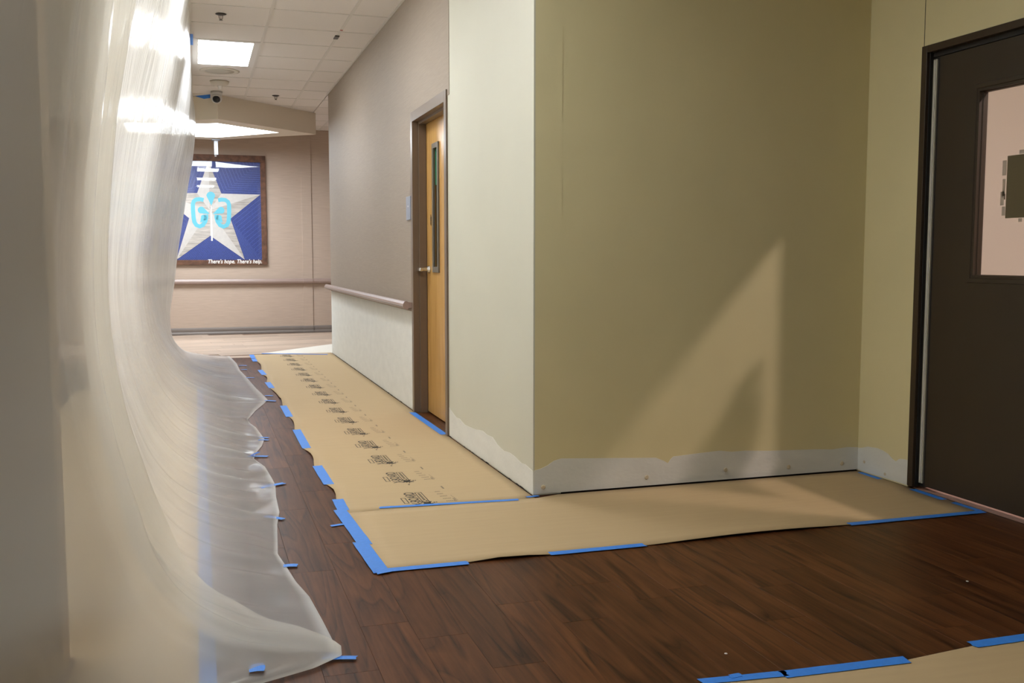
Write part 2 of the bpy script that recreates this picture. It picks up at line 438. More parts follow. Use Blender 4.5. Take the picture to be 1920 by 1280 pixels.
# wall facing the camera
wf = struct(box('wall_front', X1 + 0.14, X2 + 0.001, YA, YA + 0.14, 0.010, 3.3, M['olive']))
box('wall_end', X1 + 0.0005, X1 + 0.14, YA - 0.001, YA + 0.001, 0.010, ZC, M['olive'], wf)
pw = [(1.497, 0.124), (1.53, 0.130), (1.564, 0.143), (1.60, 0.165), (1.637, 0.174), (1.75, 0.168), (1.909, 0.159), (2.03, 0.152), (2.138, 0.146), (2.18, 0.128), (2.203, 0.114), (2.215, 0.132), (2.232, 0.146), (2.35, 0.153), (2.494, 0.160), (2.56, 0.150), (2.64, 0.151), (2.772, 0.142), (2.963, 0.136), (3.06, 0.133), (3.158, 0.126), (3.25, 0.133), (X2, 0.128)]
prism('bare_plaster_patch', [(x, YA - 0.001, z) for x, z in pw] + [(X2, YA - 0.001, 0.010), (1.4985, YA - 0.001, 0.010)], (0, -0.0012, 0), M['plaster'], wf)
box('floor_gap_shade', X1 + 0.03, X2, YA + 0.010, YA + 0.09, 0.0005, 0.010, M['gap'], wf)  # dark strip painted as the shade under this wall
for x, z in [(1.546, 0.041), (2.087, 0.052), (2.526, 0.060), (2.895, 0.050), (3.22, 0.048)]:
    bm = bmesh.new(); b_cyl(bm, (x, YA - 0.0055, z), (x, YA - 0.002, z), 0.009, 0.012, 10)
    b_cyl(bm, (x + 0.001, YA - 0.0065, z - 0.003), (x + 0.001, YA - 0.004, z - 0.003), 0.005, 0.005, 8)
    fin(bm, 'plaster_plug', M['screw'], wf)

# alcove right wall with the dark door
RY0, RY1, RZ = 2.60, 3.957, 2.129          # outer line of the dark frame
wa = struct(boxes('wall_alcove', [(X2, X2 + 0.15, RY1, YA + 0.14, 0.0035, 3.3), (X2, X2 + 0.15, -3.0, RY0, 0.0035, 3.3), (X2, X2 + 0.15, RY0, RY1, RZ, 3.3)], M['olive']))
px2 = [(YA - 0.002, 0.125), (4.31, 0.132), (4.268, 0.146), (4.191, 0.152), (4.15, 0.148), (4.108, 0.139), (4.07, 0.118), (4.047, 0.111), (4.025, 0.128), (4.009, 0.132), (RY1, 0.136)]
prism('bare_plaster_patch', [(X2, y, z) for y, z in px2] + [(X2, RY1, 0.010), (X2, YA - 0.002, 0.010)], (-0.0012, 0, 0), M['plaster'], wa)
box('panel_joint', X2 - 0.0012, X2, 3.947, 3.950, RZ, ZC, M['gap'], wa)
box('floor_gap_shade', X2 + 0.008, X2 + 0.1, RY1 + 0.01, YA - 0.005, 0.0005, 0.010, M['gap'], wa)  # shade of the base gap put in as a dark strip
for y, z in [(4.125, 0.03), (4.29, 0.06)]:
    cyl('plaster_plug', (X2 - 0.003, y, z), (X2, y, z), 0.008, M['screw'], wa, seg=10)

# far wall of the lobby, with a shallow pilaster
wfar = struct(boxes('wall_far', [(-3.3, 4.4, YF, YF + 0.15, 0.0, 3.3)], M['paper_far']))
box('pilaster', 1.512, 1.655, YF - 0.014, YF, 0.0, ZC, M['paper_far'], wfar, 0.003)
wl = struct(boxes('wall_left', [(XL - 0.14, XL, 3.08, YF, 0.0, 3.3)], M['cream']))
ws = struct(boxes('wall_added_stub', [(-3.3, -0.37, 2.80, 2.95, 0.0, 3.3)], M['paper_dark']))  # added stub that blocks light behind the near plastic
struct(boxes('wall_back', [(-3.3, X2 + 0.15, -3.15, -3.0, 0.0, 3.3)], M['olive']))
struct(boxes('wall_side', [(-3.45, -3.3, -3.15, 3.0, 0.0, 3.3)], M['paper_dark']))
struct(boxes('wall_lobby', [(X1 + 0.14, 4.4, YE - 0.12, YE, 0.0, 3.3), (4.4, 4.55, YE - 0.12, YF + 0.15, 0.0, 3.3)], M['paper_far']))
wrm = struct(boxes('wall_room', [(X2 + 0.15, 6.3, 5.0, 5.15, 0.0, 3.3), (6.3, 6.45, -0.2, 5.15, 0.0, 3.3), (X2 + 0.15, 6.3, -0.2, -0.05, 0.0, 3.3)], M['pink']))
box('room_floor', X2 + 0.03, 6.3, -0.05, 5.0, -0.0044, -0.0005, M['pinkfloor'], fl)

# baseboard and handrail on the far wall
bprof = [(YF, 0.0), (YF - 0.018, 0.0), (YF - 0.018, 0.020), (YF - 0.010, 0.040), (YF - 0.014, 0.055), (YF - 0.014, 0.080), (YF - 0.009, 0.095), (YF, 0.100)]
bb = struct(sweep('baseboard_far', bprof, 'X', -1.2, 1.512, M['base']))
sweep('baseboard_return', [(y - 0.014, z) for y, z in bprof], 'X', 1.510, 1.657, M['base'], bb)
sweep('baseboard_return', bprof, 'X', 1.655, 4.4, M['base'], bb)

def rail_prof(p, z0, z1, s):
    """bumper handrail section standing off the wall plane p towards s"""
    return [(p, z0 + 0.012), (p + s * 0.030, z0 + 0.010), (p + s * 0.040, z0), (p + s * 0.062, z0 + 0.006), (p + s * 0.072, (z0 + z1) / 2 - 0.006),
            (p + s * 0.070, (z0 + z1) / 2 + 0.010), (p + s * 0.058, z1 - 0.003), (p + s * 0.044, z1), (p + s * 0.034, z1 - 0.008), (p, z1 - 0.012)]
hr = empty('handrail', (X1, 9.3, 0.755)); tag(hr, 'taupe bumper handrail on the right corridor wall, running from the wooden door', 'handrail')
sweep('rail', rail_prof(X1 - 0.003, 0.752, 0.812, -1), 'Y', 7.075, YE + 0.05, M['rail'], hr)
sweep('end_cap', rail_prof(X1 - 0.003, 0.751, 0.813, -1.02), 'Y', 7.045, 7.075, M['rail'], hr)
sweep('dark_strip', [(X1 - 0.0735, 0.779), (X1 - 0.076, 0.777), (X1 - 0.076, 0.771), (X1 - 0.0735, 0.769)], 'Y', 7.075, YE + 0.05, M['base'], hr)  # thin dark strip along the rail face
adopt(hr)
hf = empty('handrail', (0.1, YF, 0.75)); tag(hf, 'taupe handrail across the far wall below the star picture', 'handrail')
sweep('rail', rail_prof(YF, 0.735, 0.805, -1), 'X', -1.2, 1.512, M['rail'], hf)
sweep('rail_return', rail_prof(YF - 0.014, 0.735, 0.805, -1), 'X', 1.512, 1.655, M['rail'], hf)
sweep('rail', rail_prof(YF, 0.735, 0.805, -1), 'X', 1.655, 4.3, M['rail'], hf)
adopt(hf)

# ------------------------------------------------------------------ ceiling
ce = struct(boxes('ceiling', [(-3.3, 6.45, -3.15, 15.2, 3.32, 3.45)], M['plain_ceiling']))
boxes('plain_soffit', [(X1 + 0.14, X2, -3.0, YA, ZC, 3.06), (-3.3, -0.595, -3.0, YF, ZC, 3.06), (-0.595, X1, -3.0, -0.70, ZC, 3.06),
                       (X1, X1 + 0.14, -3.0, YA, ZC, 3.06), (X2 + 0.15, 6.3, -0.05, 5.0, ZC, 3.06)], M['plain_ceiling'], ce)
GX = [0.0, 0.595, 1.19]
xs = [-0.595] + GX + [X1]
Y0 = 7.805 - 14 * 0.6096
PANELS = {(1, 9.0242), (1, 5.9762), (1, 2.9282), (1, -0.1198)}  # the nearest one is an added, unseen fill panel
tm = {}
def tile_mesh(w, l):
    key = (round(w, 3), round(l, 3))
    if key not in tm:
        bm = bmesh.new(); b_box(bm, 0.004, w - 0.004, 0.004, l - 0.004, 0.0, 0.015)
        me = bpy.data.meshes.new('ceiling_tile'); bm.to_mesh(me); bm.free(); me.materials.append(M['tile']); tm[key] = me
    return tm[key]
rows = 26
def is_panel(ix, y):
    return ix == 1 and any(p - 0.02 < y < p + 1.2 for _, p in PANELS)
for r_ in range(rows):
    y = Y0 + r_ * 0.6096
    l = min(0.6096, YF - y)
    if l < 0.05: continue
    for ix in range(len(xs) - 1):
        if is_panel(ix, y): continue
        obj('ceiling_tile', tile_mesh(xs[ix + 1] - xs[ix], l), ce, (xs[ix], y, ZC + 0.001 + 0.0004 * rng.random()))
# lobby part right of the corridor wall
for r_ in range(rows):
    y = Y0 + r_ * 0.6096
    if y + 0.6096 < YE: continue
    l = min(0.6096, YF - y)
    if l < 0.05: continue
    for ix in range(3):
        x0 = X1 + 0.002 if ix == 0 else 1.785 + 0.595 * (ix - 1)
        w = 1.785 - x0 if ix == 0 else 0.595
        yy = max(y, YE); 
        obj('ceiling_tile', tile_mesh(w, y + l - yy), ce, (x0, yy, ZC + 0.001))
for x in GX:
    box('main_tee', x - 0.012, x + 0.012, Y0, YF, ZC - 0.003, ZC + 0.012, M['grid'], ce)
box('main_tee', 1.785 - 0.012, 1.785 + 0.012, YE, YF, ZC - 0.003, ZC + 0.012, M['grid'], ce)
for r_ in range(rows + 1):
    y = Y0 + r_ * 0.6096
    if y > YF: continue
    segs = []
    for ix in range(len(xs) - 1):
        if is_panel(ix, y) and any(p + 0.05 < y < p + 1.15 for _, p in PANELS): continue
        segs.append((xs[ix], xs[ix + 1], y - 0.009, y + 0.009, ZC - 0.002, ZC + 0.011))
    if y > YE: segs.append((X1, 3.0, y - 0.009, y + 0.009, ZC - 0.002, ZC + 0.011))
    boxes('cross_tee', segs, M['grid'], ce)
box('wall_angle', X1 - 0.022, X1 - 0.003, Y0, YE, ZC - 0.005, ZC, M['grid'], ce)

# troffers
lab = ['white lit ceiling panel above the corridor, seen beside the top of the plastic', 'lit ceiling panel above the corridor by the wooden door, out of frame', 'lit ceiling panel above the corridor near the corner, out of frame', 'added fill ceiling panel above and behind the viewpoint, out of frame']
for k, (_, y) in enumerate(sorted(PANELS, key=lambda p: -p[1])):
    t = empty('ceiling_light', (0.297, y + 0.61, ZC)); tag(t, lab[k], 'ceiling light', 'corridor ceiling panels')
    box('diffuser', 0.065, 0.530, y + 0.06, y + 1.159, ZC + 0.004, ZC + 0.010, M['panel'], t)
    boxes('frame', [(0.014, 0.065, y + 0.012, y + 1.207, ZC - 0.003, ZC + 0.02), (0.530, 0.583, y + 0.012, y + 1.207, ZC - 0.003, ZC + 0.02),
                    (0.065, 0.530, y + 0.012, y + 0.06, ZC - 0.003, ZC + 0.02), (0.065, 0.530, y + 1.159, y + 1.207, ZC - 0.003, ZC + 0.02)], M['white'], t)
    adopt(t)

for k, y in enumerate((3.55, 4.7, 5.85, 6.9)):  # added, unseen panels to brighten the plastic from behind
    t = empty('ceiling_light', (-1.69, y, ZC)); tag(t, ('nearest', 'second', 'third', 'farthest')[k] + ' added backlight panel behind the plastic sheet, hidden by it', 'ceiling light', 'added backlight panels behind the plastic')
    box('diffuser', -2.04, -1.34, y - 0.55, y + 0.55, ZC - 0.008, ZC - 0.004, M['panel_backlight'], t)
    boxes('frame', [(-2.06, -2.04, y - 0.57, y + 0.57, ZC - 0.014, ZC - 0.001), (-1.34, -1.32, y - 0.57, y + 0.57, ZC - 0.014, ZC - 0.001), (-2.04, -1.34, y - 0.57, y - 0.55, ZC - 0.014, ZC - 0.001), (-2.04, -1.34, y + 0.55, y + 0.57, ZC - 0.014, ZC - 0.001)], M['white'], t)
    adopt(t)

# downlight in the side room
dl = empty('downlight', (4.40, 2.2, ZC)); tag(dl, 'round recessed downlight in the room behind the dark door', 'ceiling light')
lathe('trim_ring', [(0.075, -0.004), (0.10, -0.006), (0.108, 0.0), (0.075, 0.0)], M['white'], dl, (4.40, 2.2, ZC))
cyl('lens', (4.40, 2.2, ZC - 0.006), (4.40, 2.2, ZC - 0.001), 0.072, M['lamp'], dl, seg=24)
adopt(dl)

# ------------------------------------------------------------------ angular soffit with lit opening
ZB = 2.723
outer = [(-1.0, 12.55), (0.05, 12.235), (0.28, 12.055), (1.531, 13.197), (0.298, 14.22), (-1.0, 14.0)]
inner = [(-0.8, 12.72), (0.02, 12.60), (0.285, 12.46), (1.055, 13.146), (0.294, 13.955), (-0.8, 13.80)]
sf = struct(empty('trim_1', (0.3, 13.1, ZB))); sf['label'] = 'angular cream ceiling soffit with a lit diamond opening'
bm = bmesh.new()
n = len(outer)
for i in range(n):
    j = (i + 1) % n
    A = [(*outer[i], ZB), (*outer[j], ZB), (*inner[j], ZB), (*inner[i], ZB)]
    v = [bm.verts.new(p) for p in A]; bm.faces.new(v)
    v = [bm.verts.new(p) for p in [(*outer[i], ZB), (*outer[j], ZB), (*outer[j], ZC + 0.004), (*outer[i], ZC + 0.004)]]; bm.faces.new(v)
    v = [bm.verts.new(p) for p in [(*inner[i], ZB), (*inner[j], ZB), (*inner[j], ZC - 0.06), (*inner[i], ZC - 0.06)]]; bm.faces.new(v)
bmesh.ops.remove_doubles(bm, verts=bm.verts, dist=1e-5)
fin(bm, 'bulkhead', M['bulk'], sf)
prism('lit_cove', [(x, y, ZB + 0.022) for x, y in inner], (0, 0, 0.01), M['skylight'], sf)
adopt(sf)

# ------------------------------------------------------------------ ceiling devices
def sprinkler(x, y, label):
    t = empty('sprinkler_head', (x, y, ZC)); tag(t, label, 'sprinkler', 'ceiling sprinklers')
    lathe('escutcheon', [(0.012, -0.010), (0.030, -0.006), (0.042, 0.0), (0.012, 0.0)], M['dark_metal'], t, (x, y, ZC - 0.003))
    bm = bmesh.new()
    for s in (-1, 1):
        b_cyl(bm, (x + s * 0.014, y, ZC - 0.010), (x + s * 0.012, y, ZC - 0.034), 0.003, seg=8)
        b_cyl(bm, (x + s * 0.012, y, ZC - 0.034), (x, y, ZC - 0.046), 0.003, seg=8)
    b_cyl(bm, (x, y, ZC - 0.012), (x, y, ZC - 0.044), 0.0025, seg=8)
    fin(bm, 'yoke', M['brass'], t)
    cyl('deflector', (x, y, ZC - 0.050), (x, y, ZC - 0.046), 0.014, M['brass'], t, seg=16)
    adopt(t)
sprinkler(0.229, 8.08, 'small metal sprinkler head on the ceiling tile before the lit panel')
sprinkler(0.928, 11.91, 'small dark sprinkler head on the ceiling right of the white camera')
t = empty('ceiling_speaker', (0.273, 10.52, ZC)); tag(t, 'flush round ceiling speaker grille just behind the lit panel', 'speaker')
lathe('bezel', [(0.145, -0.004), (0.175, -0.007), (0.195, -0.003), (0.195, 0.0), (0.145, 0.0)], M['dev'], t, (0.273, 10.52, ZC - 0.0005))
lathe('grille', [(0.001, -0.007), (0.08, -0.0065), (0.143, -0.004), (0.143, 0.0), (0.001, 0.0)], M['grille'], t, (0.273, 10.52, ZC - 0.001))
adopt(t)
t = empty('smoke_detector', (0.284, 11.14, ZC)); tag(t, 'round off-white detector with a nub hanging above the white camera', 'detector')
lathe('base', [(0.06, -0.045), (0.085, -0.035), (0.098, -0.012), (0.10, 0.0)], M['dev'], t, (0.284, 11.14, ZC - 0.002))
lathe('nub', [(0.012, -0.085), (0.020, -0.078), (0.022, -0.060), (0.030, -0.045)], M['white'], t, (0.29, 11.14, ZC - 0.002), 16)
adopt(t)
t = empty('security_camera', (0.268, 11.84, ZC)); tag(t, 'white turret security camera with black lens hanging under the ceiling', 'camera')
lathe('base', [(0.052, -0.035), (0.064, -0.025), (0.066, 0.0)], M['cam_white'], t, (0.268, 11.84, ZC - 0.003))
lathe('housing', [(0.004, -0.127), (0.030, -0.122), (0.051, -0.105), (0.060, -0.078), (0.058, -0.052), (0.052, -0.035)], M['cam_white'], t, (0.268, 11.84, ZC - 0.003))
bm = bmesh.new(); bmesh.ops.create_uvsphere(bm, u_segments=24, v_segments=14, radius=0.043)
bmesh.ops.transform(bm, matrix=Matrix.Translation((0.265, 11.807, ZC - 0.086)) @ Matrix.Diagonal((1, 0.8, 1, 1)), verts=bm.verts)
fin(bm, 'lens_dome', M['cam_lens'], t, smooth=True)
adopt(t)
t = tag(box('grid_clip', 1.165, 1.203, 8.54, 8.66, ZC - 0.012, ZC - 0.003, M['dark_metal'], None, 0.002), 'small dark clip on the ceiling grid bar near the right wall', 'clip')
t = tag(cyl('grid_dot', (1.190, 8.334, ZC - 0.006), (1.190, 8.334, ZC - 0.003), 0.012, M['red'], seg=14), 'tiny red dot on the ceiling grid bar before the dark clip', 'marker')

# pole mount hanging from the soffit
t = empty('pole_mount', (0.295, 14.12, ZB)); tag(t, 'grey pole mount hanging from the soffit before the star picture', 'mount')
box('base_plate', 0.238, 0.352, 14.06, 14.17, ZB - 0.022, ZB - 0.001, M['mount'], t, 0.003)
box('pole', 0.268, 0.322, 14.09, 14.14, ZB - 0.215, ZB - 0.022, M['mount'], t, 0.004)
box('foot', 0.272, 0.300, 14.095, 14.135, ZB - 0.240, ZB - 0.215, M['dark_metal'], t, 0.003)
adopt(t)

# ------------------------------------------------------------------ star picture
pic = empty('framed_picture', (0.205, YF - 0.01, 1.014)); tag(pic, 'large framed star picture in blue and white on the far wall', 'picture')
pkids = []
PX0, PX1, PZ0, PZ1 = -0.585, 0.995, 1.014, 2.595
ix0, ix1, iz0, iz1 = -0.508, 0.920, 1.085, 2.500
yb, yp = YF - 0.004, YF - 0.030
box('frame_board', PX0, PX1, yb - 0.045, yb, iz1, PZ1, M['frame_wood'], pic, 0.003)
box('frame_board', PX0, PX1, yb - 0.045, yb, PZ0, iz0, M['frame_wood'], pic, 0.003)
box('frame_board', PX0, ix0, yb - 0.045, yb, iz0, iz1, M['frame_wood'], pic, 0.003)
box('frame_board', ix1, PX1, yb - 0.045, yb, iz0, iz1, M['frame_wood'], pic, 0.003)
box('print_panel', ix0, ix1, yp, yb, iz0, iz1, M['pic_blue'], pic)
cx = 0.202
out5 = [(cx, 2.497), (ix1 - 0.004, 2.036), (0.676, 1.088), (2 * cx - 0.676, 1.088), (ix0 + 0.004, 2.036)]
in5 = [(0.369, 2.041), (0.487, 1.682), (0.201, 1.433), (2 * cx - 0.487, 1.682), (2 * cx - 0.369, 2.041)]
cc = (cx, 1.80)
for k in range(5):
    for half, (a, b_) in enumerate(((in5[k - 1], out5[k]), (out5[k], in5[k]))):
        wood = (half == 1) if k in (0, 4) else (half == 0 if k in (2, 3) else half == 1)
        pts = [cc, a, b_]
        prism('star_half', [(x, yp - 0.0005, z) for x, z in pts], (0, -0.0008, 0), M['pic_wood'] if wood else M['pic_white'], pic)
# quilting lines: nested chevrons drawn towards each outer corner
bm = bmesh.new()
def line(p, q, w=0.0035):
    d = Vector((q[0] - p[0], q[1] - p[1]));
    if d.length < 1e-4: return
    nrm = Vector((-d.y, d.x)).normalized() * w / 2
    b_prism(bm, [(p[0] + nrm.x, yp - 0.0003, p[1] + nrm.y), (q[0] + nrm.x, yp - 0.0003, q[1] + nrm.y), (q[0] - nrm.x, yp - 0.0003, q[1] - nrm.y), (p[0] - nrm.x, yp - 0.0003, p[1] - nrm.y)], (0, -0.0004, 0))
regions = [((ix1, iz1), out5[0], in5[0], out5[1]), ((ix1, iz0), out5[1], in5[1], out5[2]), ((cx, iz0), out5[2], in5[2], out5[3]),
           ((ix0, iz0), out5[3], in5[3], out5[4]), ((ix0, iz1), out5[4], in5[4], out5[0])]
for C, a, b_, c in regions:
    N_ = 15
    for k in range(1, N_):
        s = 1 - k / N_
        f = lambda p: (C[0] + (p[0] - C[0]) * s, C[1] + (p[1] - C[1]) * s)
        line(f(a), f(b_)); line(f(b_), f(c))
qo = fin(bm, 'quilting', M['pic_line'], pic); qo['kind'] = 'stuff'
# aqua butterfly emblem
def strip(pts, w, name='emblem_wing'):
    bm = bmesh.new(); n = len(pts)
    V = []
    for i, p in enumerate(pts):
        a = Vector(pts[max(0, i - 1)]); c = Vector(pts[min(n - 1, i + 1)]); d = (c - a).normalized()
        nr = Vector((-d.y, d.x)) * w / 2
        V.append([bm.verts.new((p[0] + s * nr.x, yp - 0.002 - dy, p[1] + s * nr.y)) for s in (-1, 1) for dy in (0, 0.0015)])
    for A, B in zip(V, V[1:]):
        bm.faces.new((A[0], B[0], B[2], A[2])); bm.faces.new((A[1], A[3], B[3], B[1]))
        bm.faces.new((A[0], A[1], B[1], B[0])); bm.faces.new((A[2], B[2], B[3], A[3]))
    bm.faces.new((V[0][0], V[0][2], V[0][3], V[0][1])); bm.faces.new((V[-1][0], V[-1][1], V[-1][3], V[-1][2]))
    return fin(bm, name, M['pic_teal'], pic)
def drop(cx_, cz_, r, tip):
    """water drop: round end at c, point at tip"""
    d = Vector((tip[0] - cx_, tip[1] - cz_)); L_ = d.length; d.normalize(); nr = Vector((-d.y, d.x))
    pts = []
    for k in range(13):
        a = math.pi * 0.5 + math.pi * k / 12
        pts.append((cx_ + r * (math.cos(a) * d.x + math.sin(a) * nr.x), cz_ + r * (math.cos(a) * d.y + math.sin(a) * nr.y)))
    pts.append(tip)
    prism('emblem_drop', [(x, yp - 0.002, z) for x, z in pts], (0, -0.0015, 0), M['pic_teal'], pic)
ex = 0.222
drop(ex, 2.005, 0.060, (ex + 0.004, 1.865))
for s in (-1, 1):
    w = []
    w.append((ex + s * 0.10, 1.945)); w.append((ex + s * 0.15, 1.955)); w.append((ex + s * 0.20, 1.95))
    w.append((ex + s * 0.235, 1.925)); w.append((ex + s * 0.25, 1.885)); w.append((ex + s * 0.25, 1.80)); w.append((ex + s * 0.245, 1.70)); w.append((ex + s * 0.235, 1.63))
    w.append((ex + s * 0.21, 1.585)); w.append((ex + s * 0.165, 1.565)); w.append((ex + s * 0.12, 1.585)); w.append((ex + s * 0.085, 1.64)); w.append((ex + s * 0.07, 1.70)); w.append((ex + s * 0.075, 1.735))
    strip(w, 0.058)
    drop(ex + s * 0.135, 1.80, 0.050, (ex + s * 0.018, 1.745))
    drop(ex + s * 0.105, 1.69, 0.044, (ex + s * 0.155, 1.62))
prism('emblem_stem', [(ex - 0.006, yp - 0.002, 1.86), (ex + 0.006, yp - 0.002, 1.86), (ex + 0.012, yp - 0.002, 1.36), (ex - 0.012, yp - 0.002, 1.36)], (0, -0.0015, 0), M['letter'], pic)
tx = text_mesh("There's hope. There's help.", 0.082, 0.22, 0.0012)
tx.materials.clear(); tx.materials.append(M['letter'])
w_ = max(v.co.x for v in tx.vertices)
for v in tx.vertices: v.co.x *= 0.765 / w_
tx.name = 'caption_lettering'
to = obj('caption_lettering', tx, pic, (0.152, yb - 0.0462, 1.036)); to.rotation_euler = (math.pi / 2, 0, 0); to['kind'] = 'stuff'
# clear acrylic cover, curling back a little along its top edge
m, nt, b = new_mat('acrylic_cover'); nt.nodes.remove(b)
tr = nt.nodes.new('ShaderNodeBsdfTransparent'); gl = nt.nodes.new('ShaderNodeBsdfGlossy'); gl.inputs['Roughness'].default_value = 0.015
mx = nt.nodes.new('ShaderNodeMixShader'); mx.inputs[0].default_value = 0.055
nt.links.new(tr.outputs[0], mx.inputs[1]); nt.links.new(gl.outputs[0], mx.inputs[2]); nt.links.new(mx.outputs[0], nt.nodes['Material Output'].inputs[0])
bm = bmesh.new(); G = []
zs = [iz0 + (2.36 - iz0) * k / 8 for k in range(8)] + [2.36 + (iz1 - 2.36) * k / 24 for k in range(25)]
yc = 0.0; last = zs[0]
for z_ in zs:
    t_ = min(1, max(0, (z_ - 2.410) / 0.012)); t_ = t_ * t_ * (3 - 2 * t_)
    sl = t_ * (0.032 + 0.42 * max(0, z_ - 2.41))
    yc += sl * (z_ - last); last = z_
    G.append([bm.verts.new((ix0 + (ix1 - ix0) * i / 12, yp - 0.012 + yc + 0.0006 * math.sin(i * 0.9) * t_, z_)) for i in range(13)])
for A, B in zip(G, G[1:]):
    for i in range(12): bm.faces.new((A[i], A[i + 1], B[i + 1], B[i]))
fin(bm, 'acrylic_cover', m, pic, smooth=True)
adopt(pic)
TILT = math.radians(0.22)
pic.rotation_euler.x = TILT      # hangs leaning a hair forward, which sets what its glossy face mirrors

# ------------------------------------------------------------------ wooden corridor door
d1 = struct(empty('door_1', (X1, 6.5, 0))); d1['label'] = 'maple corridor door with narrow glass lite in a bronze steel frame'
fx0, fx1 = X1 - 0.012, X1 + 0.135
XD = 1.587
box('door_frame', fx0, fx1, DY1 - 0.055, DY1, 0.001, DZ + 0.04, M['frame_metal'], d1, 0.002)
box('door_frame', fx0, fx1, DY0, DY0 + 0.055, 0.001, DZ + 0.04, M['frame_metal'], d1, 0.002)
box('door_frame', fx0, fx1, DY0 + 0.055, DY1 - 0.055, DZ - 0.03, DZ + 0.04, M['frame_metal'], d1, 0.002)
boxes('door_stop', [(XD - 0.055, XD - 0.004, DY1 - 0.072, DY1 - 0.055, 0.001, DZ - 0.03), (XD - 0.055, XD - 0.004, DY0 + 0.055, DY0 + 0.072, 0.001, DZ - 0.03), (XD - 0.055, XD - 0.004, DY0 + 0.072, DY1 - 0.072, DZ - 0.047, DZ - 0.03)], M['frame_metal'], d1)
dy0, dy1 = DY0 + 0.058, DY1 - 0.058
ly0, ly1, lz0, lz1 = 6.600, 6.738, 1.050, 1.892
bm = bmesh.new()
for a in [(XD, XD + 0.044, dy0, ly0, 0.012, DZ - 0.034), (XD, XD + 0.044, ly1, dy1, 0.012, DZ - 0.034), (XD, XD + 0.044, ly0, ly1, 0.012, lz0), (XD, XD + 0.044, ly0, ly1, lz1, DZ - 0.034)]:
    b_box(bm, *a)
fin(bm, 'door_leaf', M['maple'], d1)
lf = boxes('lite_frame', [(XD - 0.012, XD + 0.002, ly0 - 0.022, ly0 + 0.012, lz0 - 0.025, lz1 + 0.022), (XD - 0.012, XD + 0.002, ly1 - 0.012, ly1 + 0.022, lz0 - 0.025, lz1 + 0.022),
                     (XD - 0.012, XD + 0.002, ly0 + 0.012, ly1 - 0.012, lz0 - 0.025, lz0 + 0.014), (XD - 0.012, XD + 0.002, ly0 + 0.012, ly1 - 0.012, lz1 - 0.014, lz1 + 0.022)], M['grey_metal'], d1, 0.002)
box('glass_pane', XD + 0.012, XD + 0.018, ly0, ly1, lz0, lz1, M['glass_dark'], lf)
box('green_sheet', XD + 0.0085, XD + 0.0115, ly0 + 0.004, ly1 - 0.004, 1.63, lz1 - 0.016, M['green'], lf)
# lever set
lv = lathe('lever_rose', [(0.001, -0.008), (0.024, -0.008), (0.030, -0.002), (0.030, 0.0)], M['chrome'], d1, (0, 0, 0), 20)
lv.matrix_world = Matrix.Translation((XD, 6.885, 1.045)) @ Matrix.Rotation(math.radians(90), 4, 'Y')
bm = bmesh.new(); b_cyl(bm, (XD - 0.006, 6.885, 1.045), (XD - 0.066, 6.885, 1.045), 0.012)
b_box(bm, XD - 0.078, XD - 0.056, 6.868, 6.985, 1.030, 1.058, 0.006)
b_cyl(bm, (XD - 0.004, 6.885, 1.045), (XD - 0.020, 6.885, 1.045), 0.026, 0.020)
fin(bm, 'lever_handle', M['chrome'], d1)
bm = bmesh.new()
b_prism(bm, [(XD - 0.001, 6.838, 1.432), (XD - 0.001, 6.850, 1.416), (XD - 0.001, 6.826, 1.416)], (-0.001, 0, 0))
b_box(bm, XD - 0.002, XD - 0.001, 6.818, 6.856, 1.400, 1.413); b_box(bm, XD - 0.002, XD - 0.001, 6.820, 6.854, 1.382, 1.397)
b_prism(bm, [(XD - 0.001, 6.816, 1.378), (XD - 0.001, 6.858, 1.378), (XD - 0.001, 6.838, 1.350)], (-0.001, 0, 0))
fin(bm, 'door_sticker', M['dark_frame'], d1)
box('dark_backing', XD + 0.30, XD + 0.32, DY0 - 0.1, DY1 + 0.1, 0.0, DZ + 0.1, M['gap'], d1)  # near-black sheet closing the view behind the door
adopt(d1)
lv.matrix_world = Matrix.Translation((XD, 6.885, 1.045)) @ Matrix.Rotation(math.radians(90), 4, 'Y')
sp = empty('room_sign', (X1, 7.02, 1.485)); tag(sp, 'blue grey rectangular room sign beside the wooden door frame', 'sign')
box('plate', X1 - 0.014, X1 - 0.003, 7.055, 7.20, 1.402, 1.572, M['sign_plate'], sp, 0.002)
cyl('dot', (X1 - 0.0155, 7.125, 1.500), (X1 - 0.0135, 7.125, 1.500), 0.006, M['letter'], sp, seg=12)
adopt(sp)

# ------------------------------------------------------------------ dark alcove door with window
d2 = struct(empty('door_2', (X2, 3.3, 0))); d2['label'] = 'dark brown door with a glazed window at the right edge'
JW = 0.036
box('door_frame', X2 - 0.006, X2 + 0.15, RY1 - JW, RY1, 0.012, RZ, M['dark_frame'], d2, 0.002)
box('door_frame', X2 - 0.006, X2 + 0.15, RY0, RY0 + JW, 0.012, RZ, M['dark_frame'], d2, 0.002)
box('door_frame', X2 - 0.006, X2 + 0.15, RY0 + JW, RY1 - JW, RZ - 0.034, RZ, M['dark_frame'], d2, 0.002)
DX = 3.352
boxes('frame_seal', [(X2 + 0.010, X2 + 0.028, RY1 - JW - 0.006, RY1 - JW, 0.012, RZ - 0.034), (DX + 0.004, DX + 0.05, RY1 - JW - 0.045, RY1 - JW, 0.014, RZ - 0.034),
                     (DX - 0.004, DX + 0.05, RY0 + JW, RY1 - JW, RZ - 0.055, RZ - 0.034)], M['black'], d2)
es = boxes('edge_strip', [(DX - 0.006, DX + 0.003, 3.888, 3.913, 0.032, 2.062)], M['edge_strip'], d2, 0.001)
box('strip_ridge', DX - 0.010, DX - 0.006, 3.896, 3.900, 0.040, 2.055, M['white'], es)
